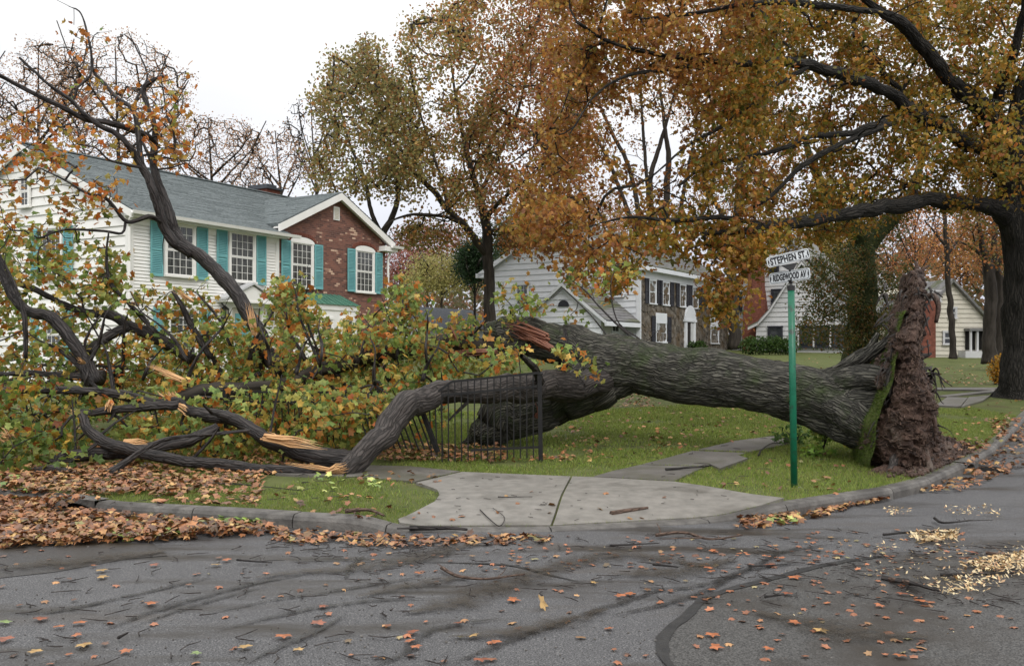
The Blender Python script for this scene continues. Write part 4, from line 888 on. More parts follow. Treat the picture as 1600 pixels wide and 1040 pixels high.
# ---- big standing oak on the right ----
oak_limbs = [
 [(1600, 640, 24, 58), (1601, 622, 24, 46), (1602, 600, 24, 38), (1603, 560, 24, 34), (1604, 500, 24, 32), (1602, 420, 24, 31), (1599, 350, 24, 32), (1592, 300, 24, 30), (1586, 255, 23.8, 25), (1586, 226, 23.6, 20), (1600, 150, 23.5, 17), (1625, 60, 23.5, 14), (1640, -60, 23.5, 10), (1645, -160, 23.5, 6)],
 [(1598, 350, 24, 17), (1555, 326, 23.5, 14), (1520, 318, 23, 12), (1450, 313, 22.3, 11), (1400, 320, 21.6, 11), (1330, 333, 20.8, 9.5), (1260, 345, 20, 8.5), (1200, 352, 19.3, 7), (1160, 360, 18.8, 5), (1100, 366, 18.2, 3)],
 [(1574, 262, 24, 20), (1560, 205, 23.4, 17), (1545, 180, 23, 14), (1507, 145, 22.4, 12), (1459, 93, 21.8, 10), (1418, 44, 21.2, 9), (1378, 20, 20.8, 6), (1330, -20, 20.4, 4), (1290, -70, 20, 2)],
 [(1552, 190, 23.2, 9), (1562, 141, 22.7, 8), (1580, 93, 22, 7), (1592, 48, 21.6, 6), (1602, -10, 21, 4)],
 [(1576, 285, 24, 14), (1540, 235, 23.4, 12), (1515, 226, 23, 11), (1483, 202, 22.5, 11), (1435, 178, 22, 10), (1402, 153, 21.5, 9.5), (1362, 133, 21, 9), (1317, 117, 20.6, 8.5), (1277, 103, 20.2, 7.5), (1230, 97, 19.8, 7), (1160, 99, 19.2, 5.5), (1110, 97, 18.8, 4.5), (1003, 80, 18.2, 3), (940, 59, 17.8, 2.2), (901, 34, 17.5, 1.5)],
 [(1405, 182, 21.6, 6), (1362, 198, 21, 5.5), (1321, 210, 20.5, 5), (1265, 212, 20, 4.5), (1229, 230, 19.5, 4), (1180, 243, 19, 3.4), (1110, 257, 18.4, 2.6), (1060, 290, 18, 1.6)],
 [(1395, 192, 21.4, 5), (1321, 222, 20.4, 4.4), (1261, 254, 19.7, 4), (1229, 283, 19.3, 3.4), (1192, 315, 18.9, 2.6), (1150, 335, 18.5, 1.5)],
 [(1262, 105, 20, 4), (1212, 133, 19.5, 4), (1180, 157, 19.1, 3.6), (1126, 199, 18.6, 3), (1075, 228, 18.2, 2), (1020, 275, 17.8, 1.2)],
 [(1378, 20, 20.8, 5), (1300, 12, 20, 5), (1230, 3, 19.5, 5), (1160, 8, 19, 4), (1080, 22, 18.4, 2.6), (1000, 30, 18, 1.5)],
 [(1110, 97, 18.8, 3.5), (1040, 110, 18.3, 3), (980, 118, 17.8, 2.4), (930, 150, 17.4, 1.6), (890, 210, 17, 1)],
 [(1200, 352, 19.3, 4), (1130, 340, 18.4, 3.4), (1060, 345, 17.8, 3), (980, 340, 17.3, 2), (900, 360, 16.9, 1.2)],
]
edge_poly = [(845, -70), (1660, -70), (1660, 300), (1560, 330), (1440, 318), (1400, 345), (1330, 365), (1290, 372), (1215, 395), (1160, 420), (1155, 505), (1110, 500), (1085, 400), (1010, 385), (990, 420), (950, 455), (900, 440), (875, 400), (835, 385), (800, 350), (820, 290), (850, 200), (870, 100)]
oak_holes = [(960, 250, 75, 90, .72), (1040, 230, 50, 90, .8), (1000, 170, 60, 50, .6), (1250, 150, 40, 20, .6), (1320, 170, 20, 20, .7), (1180, 240, 40, 30, .6), (1440, 270, 60, 25, .6), (1380, 240, 30, 20, .5), (870, 300, 30, 60, .5), (1110, 290, 40, 40, .5)]
tree('oak_tree', 'large standing oak at the right kerb with long low limb and orange green leaves', 'tree', oak_limbs,
     [([(845, -70), (1200, -70), (1200, 400), (1085, 400), (1010, 385), (990, 420), (950, 455), (900, 440), (875, 400), (835, 385), (800, 350), (820, 290), (850, 200), (870, 100)], 17.6, 21, 590, oak_holes), ([(1120, -80), (1700, -80), (1700, 310), (1560, 330), (1440, 316), (1400, 340), (1330, 362), (1215, 390), (1160, 400)], 21.6, 28, 1650, oak_holes[3:]), ([(1150, -80), (1660, -80), (1660, 250), (1400, 300), (1215, 370)], 17.5, 20, 60, oak_holes[3:]),
      ([(800, 330), (880, 300), (990, 330), (1060, 360), (1010, 400), (960, 452), (905, 440), (880, 400), (840, 400)], 16, 17.6, 55),
      ([(1100, 380), (1160, 380), (1155, 500), (1115, 500)], 17, 19, 34), ([(1160, 360), (1240, 355), (1200, 395), (1170, 470)], 17.5, 19.5, 20)],
     .168, 'oak', oakpal, per=44, spread=.42, twig_r=.0055, step=.32, bark='bark_oak', seed=3, amp=.03, hires=True, clump_thr=.37, singles=300,
     extra=lambda p: np.argsort(p[:, 1]+np.random.default_rng(5).random(len(p))*2.5))
# ---- big oak behind, centre ----
def centrepal(pos, n, r, u):
    A = pal([(3, (152, 138, 78)), (2.4, (168, 130, 74)), (2, (130, 126, 74)), (1.6, (172, 112, 66)), (1, (104, 106, 62))], n, r)
    B = pal([(3, (170, 112, 66)), (2, (152, 100, 68)), (2, (150, 124, 68))], n, r)
    px = pos[:, 0]/pos[:, 1]*F+800; g = np.clip((px-640)/260, 0, 1); return np.where((r.random(n)*.5+u*.5 < g)[:, None], B, A)
c_ = 46
tree('oak_tree', 'tall forked oak with olive brown crown standing beside the stone fronted house', 'tree', [
 [(766, 520, c_, 11), (765, 475, c_, 9), (763, 400, c_, 8.5), (761, 362, c_, 8), (756, 332, c_, 7), (748, 305, c_, 5.5), (738, 270, c_, 4.5), (728, 230, c_, 3.5), (715, 170, c_, 2.5), (705, 100, c_, 1.6), (700, 50, c_, 1)],
 [(764, 402, c_, 6), (740, 372, c_-.5, 6), (722, 350, c_-1, 5.5), (700, 327, c_-1.5, 5), (680, 302, c_-2, 4.5), (660, 282, c_-2.5, 4), (640, 262, c_-3, 3), (610, 235, c_-3.5, 2.2), (580, 190, c_-4, 1.2)],
 [(758, 345, c_, 4), (772, 325, c_-1, 3.6), (792, 305, c_-2, 3), (830, 275, c_-3, 2.4), (870, 230, c_-4, 1.6)],
 [(762, 362, c_, 3), (800, 356, c_-2, 2.5), (837, 355, c_-3, 2), (880, 340, c_-4, 1)],
 [(722, 350, c_-1, 3), (700, 340, c_-2, 2.6), (680, 337, c_-3, 2.6), (645, 335, c_-4, 2.2), (612, 345, c_-5, 1.5), (590, 365, c_-5, 1)],
 [(748, 305, c_, 3.5), (770, 260, c_+1, 3), (800, 200, c_+2, 2.5), (820, 130, c_+2, 2), (830, 60, c_+2, 1.2)],
 [(700, 327, c_-1.5, 3), (690, 280, c_-1, 2.6), (670, 220, c_, 2), (650, 150, c_, 1.4), (640, 90, c_, 1)]],
 [([(628, 60), (650, 20), (700, 0), (740, -30), (900, -40), (930, 150), (910, 300), (860, 330), (840, 345), (790, 330), (740, 330), (690, 310), (640, 300), (610, 200), (622, 120)], 40, 52, 760, [(800, 330, 30, 30, .7), (700, 250, 20, 15, .7), (660, 330, 40, 20, .8)]),
  ([(640, 330), (700, 345), (730, 365), (660, 385), (620, 370)], 43, 46, 26), ([(780, 350), (850, 340), (860, 380), (790, 385)], 44, 47, 40)],
 .22, 'five', centrepal, per=60, spread=.9, twig_r=.016, step=1.0, seed=21, clump_thr=.41)
b_ = 43
tree('maple_tree', 'olive green crowned tree rising behind the brick gable wing', 'tree', [
 [(590, 470, b_, 8), (592, 400, b_, 7), (597, 367, b_, 6), (610, 345, b_, 5), (622, 310, b_, 4), (618, 260, b_, 3), (600, 200, b_, 2.2), (580, 140, b_, 1.4), (572, 90, b_, .8)],
 [(597, 367, b_, 4), (580, 330, b_, 3.4), (570, 280, b_, 2.6), (545, 220, b_, 2), (530, 160, b_, 1)], [(618, 290, b_, 3), (640, 240, b_, 2.4), (655, 180, b_, 1.6), (640, 120, b_, 1)], [(597, 367, b_, 3), (560, 345, b_, 2), (530, 310, b_, 1.5), (515, 270, b_, 1)]],
 [([(510, 110), (520, 82), (560, 78), (572, 52), (590, 75), (606, 90), (622, 130), (650, 150), (660, 250), (640, 310), (580, 290), (545, 300), (500, 290), (492, 240), (505, 200), (492, 150)], 39, 47, 400)],
 .22, 'five', lambda p, n, r, u: pal([(3, (142, 136, 84)), (2, (154, 132, 78)), (2, (122, 122, 76)), (1.6, (160, 114, 70))], n, r), per=46, spread=.85, twig_r=.014, step=1.0, seed=22, clump_thr=.36)
# ---- multi-stemmed rust tree behind the stone house ----
r0 = 68
tree('maple_tree', 'rust coloured tree with several bare straight stems behind the stone house roof', 'tree', [
 [(1040, 480, r0, 7), (1041, 310, r0, 5.5), (1044, 250, r0, 4.5), (1038, 195, r0, 3), (1030, 120, r0, 2), (1030, 50, r0, 1)], [(1030, 420, r0, 4), (1016, 290, r0, 4), (1030, 230, r0, 3.4), (1042, 190, r0, 2.5), (1060, 120, r0, 1.5)],
 [(1020, 400, r0, 4), (1012, 300, r0, 3), (1006, 220, r0, 2.6), (1000, 130, r0, 1.4)], [(1010, 400, r0, 4.5), (985, 270, r0, 3.6), (955, 205, r0, 2.8), (932, 150, r0, 2), (920, 90, r0, 1)],
 [(1000, 380, r0, 4), (950, 250, r0, 3), (922, 200, r0, 2), (890, 150, r0, 1.2)], [(1050, 400, r0, 4), (1068, 300, r0, 3), (1085, 220, r0, 2.4), (1110, 140, r0, 1.4)], [(1060, 420, r0, 4), (1110, 300, r0, 3), (1125, 200, r0, 2.2), (1150, 110, r0, 1)], [(990, 400, r0, 3), (900, 290, r0, 2.5), (860, 240, r0, 2), (830, 220, r0, 1)]],
 [([(830, 120), (900, -20), (1200, -20), (1240, 100), (1220, 300), (1120, 360), (1040, 350), (900, 360), (860, 300), (830, 200)], 62, 75, 560, [(1000, 250, 75, 75, .75)])],
 .24, 'five', lambda p, n, r, u: pal([(3, (170, 118, 70)), (1.4, (150, 94, 60)), (2, (166, 136, 78)), (1.4, (134, 122, 76))], n, r), per=48, spread=1.3, twig_r=.016, step=1.5, seed=23, clump_thr=.40, trunk_n=2)
tree('oak_tree', 'dark ivy footed trunk beside the far corner of the stone house', 'tree', [
 [(1148, 545, 55, 11), (1146, 500, 55, 9), (1144, 430, 55, 8), (1150, 360, 55, 7.5), (1156, 300, 55, 7), (1158, 240, 55, 5), (1165, 150, 55, 3), (1168, 80, 55, 1.5)], [(1146, 390, 55, 5), (1130, 340, 55, 4), (1105, 290, 55, 3), (1080, 220, 55, 1.5)], [(1154, 310, 55, 4), (1180, 250, 55, 3), (1210, 180, 55, 1.5)]],
 [([(1060, 60), (1240, 50), (1260, 280), (1180, 330), (1100, 330)], 51, 59, 130)], .2, 'five', centrepal, per=34, spread=1.0, twig_r=.014, step=1.1, seed=24, clump_thr=.40)
# ---- half bare trees behind the left house ----
def pinkpal(p, n, r, u): return pal([(3, (186, 152, 126)), (2, (174, 130, 98)), (1.5, (150, 126, 106)), (1, (196, 164, 128))], n, r)
def bare(px, top, base, Y, w, seed, label, per, leaf_c=pinkpal, n=120, lean=0, name='maple_tree', thr=.36, spread=.8, trunkw=6, kind='five'):
    h = base-top; r = np.random.default_rng(seed); trunkw *= .72; n = int(n*1.8); lim = [[(px, base, Y, trunkw), (px+lean*.2, base-h*.25, Y, trunkw*.8), (px+lean*.5, base-h*.5, Y, trunkw*.5), (px+lean*.8, base-h*.75, Y, trunkw*.28), (px+lean, top+h*.06, Y, .8)]]
    for k in range(7):
        f = r.uniform(.22, .62); s_ = (-1)**k; x0 = px+lean*f; y0 = base-h*f; ww = w*r.uniform(.5, 1.0); up = h*r.uniform(.2, .42)
        lim.append([(x0, y0, Y, trunkw*.42), (x0+s_*ww*.35, y0-up*.35, Y+r.uniform(-2, 2), trunkw*.32), (x0+s_*ww*.7, y0-up*.7, Y+r.uniform(-3, 3), trunkw*.2), (x0+s_*ww*.95, y0-up*1.15, Y+r.uniform(-4, 4), .8)])
    crown = [(px+lean+w*math.cos(a)*r.uniform(.8, 1.05), (top+base-h*.45)/2-(h*.55)/2*math.sin(a)*r.uniform(.85, 1.05)) for a in np.linspace(0, 2*math.pi, 15)[:-1]]
    zb = float(T(P(px, base, Y)[0], Y)); lim[0].insert(0, (px, HY-(zb-CZ)/Y*F+2, Y, trunkw*1.3)) if zb < P(px, base, Y)[2] else None
    return tree(name, label, 'tree', lim, [(crown, Y-w/F*Y*.7, Y+w/F*Y*.7, n)], .0028*Y, kind, leaf_c, per=max(1, int(per*.85)), spread=spread, twig_r=.00024*Y, step=.018*Y, seed=seed, clump_thr=thr)
bare(60, 55, 400, 52, 110, 31, 'tall mostly bare tree behind the far left end of the white house', 12, n=420, trunkw=7)
bare(190, 50, 420, 50, 120, 32, 'broad half bare tree with pinkish leaves behind the left roof ridge', 11, n=460, lean=-10, trunkw=8)
bare(340, 170, 430, 54, 95, 33, 'rounded half bare tree with pinkish tan leaves above the roof ridge', 10, n=330, lean=-15, trunkw=7)
bare(450, 190, 430, 58, 62, 34, 'slender pinkish tree above the chimney of the white house', 9, n=220, lean=-20, trunkw=6)
bare(500, 140, 400, 60, 50, 35, 'leafless grey tree between the chimney and the brick gable', 0 or 1, n=150, lean=-15, trunkw=5)
bare(-120, 40, 420, 48, 140, 36, 'half bare tree standing past the left end of the white house', 12, n=300, trunkw=8)
# ---- distance between the houses ----
yg = lambda p, n, r, u: pal([(3, (164, 156, 98)), (2, (146, 146, 84)), (1, (180, 164, 108))], n, r)
pk = lambda p, n, r, u: pal([(3, (160, 96, 90)), (2, (140, 104, 92)), (1, (170, 120, 96))], n, r)
dk = lambda p, n, r, u: pal([(3, (62, 74, 42)), (2, (84, 88, 48)), (1, (98, 84, 46))], n, r)
dg = lambda p, n, r, u: pal([(3, (44, 66, 40)), (2, (56, 78, 44))], n, r)
bare(690, 392, 500, 74, 62, 41, 'pale yellow green tree behind the dark roofed garage', 60, yg, 130, spread=1.3, trunkw=3)
bare(625, 375, 500, 80, 60, 42, 'faded pink leaved tree beyond the brick wing', 30, pk, 130, spread=1.2, trunkw=3)
bare(668, 345, 500, 88, 80, 43, 'dusky red tree farther back between the two houses', 26, pk, 150, spread=1.4, trunkw=3)
bare(742, 370, 500, 60, 26, 44, 'dark evergreen behind the forked oak trunk', 90, dg, 80, spread=.9, name='evergreen_tree', trunkw=3)
bare(805, 330, 480, 66, 50, 45, 'dark olive tree behind the left eave of the stone fronted house', 70, dk, 110, spread=1.3, trunkw=4)
bare(900, 300, 480, 84, 90, 46, 'brownish tree behind the white gable', 50, centrepal, 130, spread=1.5, trunkw=4)
bare(1300, 345, 520, 78, 62, 47, 'golden green tree beyond the swept gable house', 70, lambda p, n, r, u: pal([(3, (170, 146, 66)), (2, (136, 134, 66)), (1, (176, 140, 110))], n, r), 120, spread=1.4, trunkw=3)
bare(1430, 290, 540, 60, 48, 48, 'slim red orange tree behind the root plate', 26, lambda p, n, r, u: pal([(3, (176, 110, 66)), (2, (150, 104, 70))], n, r), 70, spread=.8, trunkw=4)
bare(1395, 320, 545, 66, 60, 49, 'thin grey limbed tree behind the root plate', 14, centrepal, 150, spread=.9, trunkw=4)
bare(1600, 330, 540, 75, 90, 50, 'olive tree behind the standing oak trunk', 50, centrepal, 130, spread=1.4, trunkw=5)
bare(1500, 340, 540, 82, 60, 51, 'yellow brown tree above the cream house roof', 40, centrepal, 130, spread=1.2, trunkw=3)
bare(1740, 200, 600, 45, 160, 52, 'brown leaved tree beyond the standing oak', 40, centrepal, 180, spread=1.4, trunkw=12)
# ivy trunk with a y fork, right of the sign
iv = 33
ivp = lambda p, n, r, u: pal([(3, (66, 80, 40)), (2, (92, 92, 46)), (1.5, (112, 92, 46)), (1, (130, 86, 44))], n, r)
tree('ivy_clad_tree', 'stout ivy clad tree with a y fork between street sign and root plate', 'tree', [
 [(1344, 570, iv, 30), (1346, 540, iv, 25), (1348, 480, iv, 22), (1346, 420, iv, 21), (1346, 372, iv, 20), (1325, 345, iv-.3, 15), (1300, 318, iv-.6, 11), (1275, 270, iv-1, 7), (1255, 210, iv-1, 4)],
 [(1352, 385, iv, 16), (1380, 355, iv, 13), (1402, 335, iv, 11), (1420, 310, iv, 8), (1440, 250, iv, 5), (1450, 180, iv, 3)]],
 [([(1322, 560), (1318, 380), (1375, 380), (1372, 560)], iv-.9, iv-.3, 90), ([(1240, 430), (1280, 395), (1330, 390), (1340, 540), (1290, 540), (1250, 520)], iv-3, iv-.5, 120), ([(1290, 300), (1430, 300), (1390, 400), (1310, 385)], iv-1, iv+1, 70), ([(1370, 420), (1425, 400), (1420, 480), (1380, 540)], iv-1, iv+2, 45)],
 .11, 'five', ivp, per=55, spread=.5, twig_r=.008, step=.5, seed=61, bark='bark_ivy', sides=14)
tree('slim_tree', 'slim straight tree in front of the cream house', 'tree', [
 [(1489, 560, 45, 7), (1488, 545, 45, 5), (1487, 500, 45, 4.8), (1481, 440, 45, 4.2), (1479, 380, 45, 4), (1476, 340, 45, 3), (1470, 280, 45, 1.5)], [(1479, 385, 45, 2.5), (1462, 365, 45, 1.8), (1445, 345, 45, 1)], [(1480, 400, 45, 2), (1500, 370, 45, 1.5), (1515, 345, 45, .8)]],
 [([(1430, 300), (1520, 300), (1530, 400), (1490, 430), (1440, 420)], 42, 47, 70)], .17, 'five', lambda p, n, r, u: pal([(3, (180, 124, 72)), (2, (150, 114, 66))], n, r), per=18, spread=.7, twig_r=.008, step=.7, seed=62)
tree('twin_trunk_tree', 'dark double trunked tree between the cream house and the standing oak', 'tree', [
 [(1548, 566, 37, 15), (1547, 550, 37, 11), (1548, 500, 37, 9.5), (1547, 450, 37, 9.5), (1543, 410, 37, 8), (1535, 385, 37, 5), (1530, 350, 37, 3.5), (1525, 300, 37, 1.5)], [(1560, 562, 37.5, 9), (1560, 500, 37.5, 7), (1562, 440, 37.5, 6), (1553, 400, 37.5, 5), (1556, 340, 37.5, 3)], [(1543, 415, 37, 4), (1530, 395, 37, 3), (1515, 385, 37, 2), (1500, 378, 37, 1)], [(1548, 430, 37, 4), (1568, 400, 37, 3.5), (1590, 390, 37, 2)]],
 [([(1500, 300), (1600, 300), (1600, 400), (1570, 425), (1540, 390), (1500, 385)], 34, 39, 90)], .17, 'five', lambda p, n, r, u: pal([(3, (150, 94, 50)), (2, (110, 100, 52)), (1, (90, 90, 46))], n, r), per=30, spread=.7, twig_r=.009, step=.7, seed=63, trunk_n=2)
# far woods closing the street ends
r = np.random.default_rng(77); n = 60000; a = r.uniform(-1.25, 1.25, n); d = r.uniform(92, 118, n); hz = r.random(n)**.8
X_ = d*np.sin(a); Y_ = d*np.cos(a); top = 8.5+5.5*(fbm(np.column_stack([a*9, a*0, a*0]), 4)-.5)*2
pos = np.column_stack([X_, Y_, 1.5+hz*top])
leaves('distant_woods', pos, .9, pal([(3, (120, 116, 84)), (2, (140, 112, 84)), (2, (98, 104, 74)), (1, (158, 110, 86))], n, r), 'five', M['leaf'], None, seed=5)
# clipped hedge and house shrubs
def hedge(name, label, cat, px0, px1, py0, Y, h, w, seed, cols, n=1500, Y1=None):
    Y1 = Y1 or Y; a, b = P(px0, py0, Y), P(px1, py0, Y1); base = (a+b)/2; base[2] = float(T(base[0], base[1])); r = np.random.default_rng(seed)
    root = empty(name, tuple(base), label=label, cat=cat); f = r.random(n)[:, None]
    p = a*(1-f)+b*f; p[:, 2] = 0; p[:, :2] -= base[:2]
    hh = h*(.8+.35*fbm(np.column_stack([f*7, f*0+seed, f*0]), 2)); q = unit(r.normal(size=(n, 3)))*(r.random((n, 1))**.3)
    p = p+q*np.array([w*.6, w*.6, 0]); p[:, 2] = hh*(.5+.5*q[:, 2])
    leaves('foliage', p, .1 if Y < 40 else .16, pal(cols, n, r), 'five', M['leaf'], root, seed=seed)
    t = MB()
    for k in range(9):
        g = (k+.5)/9; c = (a*(1-g)+b*g)-base; t.tube([(c[0], c[1], -.1), (c[0]+r.normal()*.1, c[1], h*.4), (c[0]+r.normal()*.2, c[1], h*.8)], [.03, .02, .01], 4)
    tag(t.build('stems', M['bark_far'], root), kind='stuff'); return root
GC = [(3, (70, 96, 44)), (2, (56, 82, 38)), (1, (90, 110, 52))]
hedge('hedge', 'low dark green hedge below the red chimney', 'hedge', 1165, 1240, 545, 54, 1.1, .8, 71, GC, 3500)
hedge('shrub', 'evergreen foundation shrub under the front window of the teal shuttered house', 'shrub', 250, 330, 540, 28.8, 1.1, .6, 72, GC, 1800, 31)
hedge('shrub', 'leafy shrub on the stone house lawn by the front door', 'shrub', 1080, 1100, 540, 56, .8, .5, 73, GC, 900)
hedge('shrub', 'small golden shrub beside the standing oak trunk', 'shrub', 1552, 1566, 565, 29, .9, .35, 74, [(3, (190, 140, 50)), (1, (150, 130, 60))], 800)
# ================= fallen tree =================
gz = lambda px, py, Y: P(px, py, Y)
def mplpal(pos, n, r, u):
    px = pos[:, 0]/pos[:, 1]*F+800; py = HY-(pos[:, 2]-CZ)/pos[:, 1]*F
    hi = sm(420, 250, py)                        # high thin shoots turned orange, low ones stayed green
    A = pal([(3, (190, 122, 54)), (2.4, (176, 98, 46)), (2, (186, 152, 78)), (1.4, (140, 136, 70))], n, r)
    B = pal([(3.6, (122, 146, 76)), (3.2, (152, 162, 88)), (2, (188, 160, 78)), (2.0, (186, 112, 50)), (1.3, (92, 116, 56)), (.8, (212, 176, 96))], n, r)
    Dk = pal([(3, (92, 116, 56)), (2, (126, 140, 62)), (1.4, (180, 146, 58)), (1., (150, 84, 44))], n, r)
    w = (r.random(n)*.6+u*.4 < .15+.65*hi)[:, None]; C = np.where(w, A, B)
    low = ((py > 590) & (px < 170))[:, None]; return np.where(low, Dk, C)*.98
stem = [(1402, 634, 12.75, 72), (1372, 634, 12.9, 68), (1340, 632, 13.1, 62), (1300, 622, 13.3, 54), (1240, 607, 13.6, 50), (1160, 592, 13.95, 49), (1080, 584, 14.3, 46), (1010, 569, 14.65, 44), (955, 562, 14.9, 46), (915, 560, 15.05, 44)]
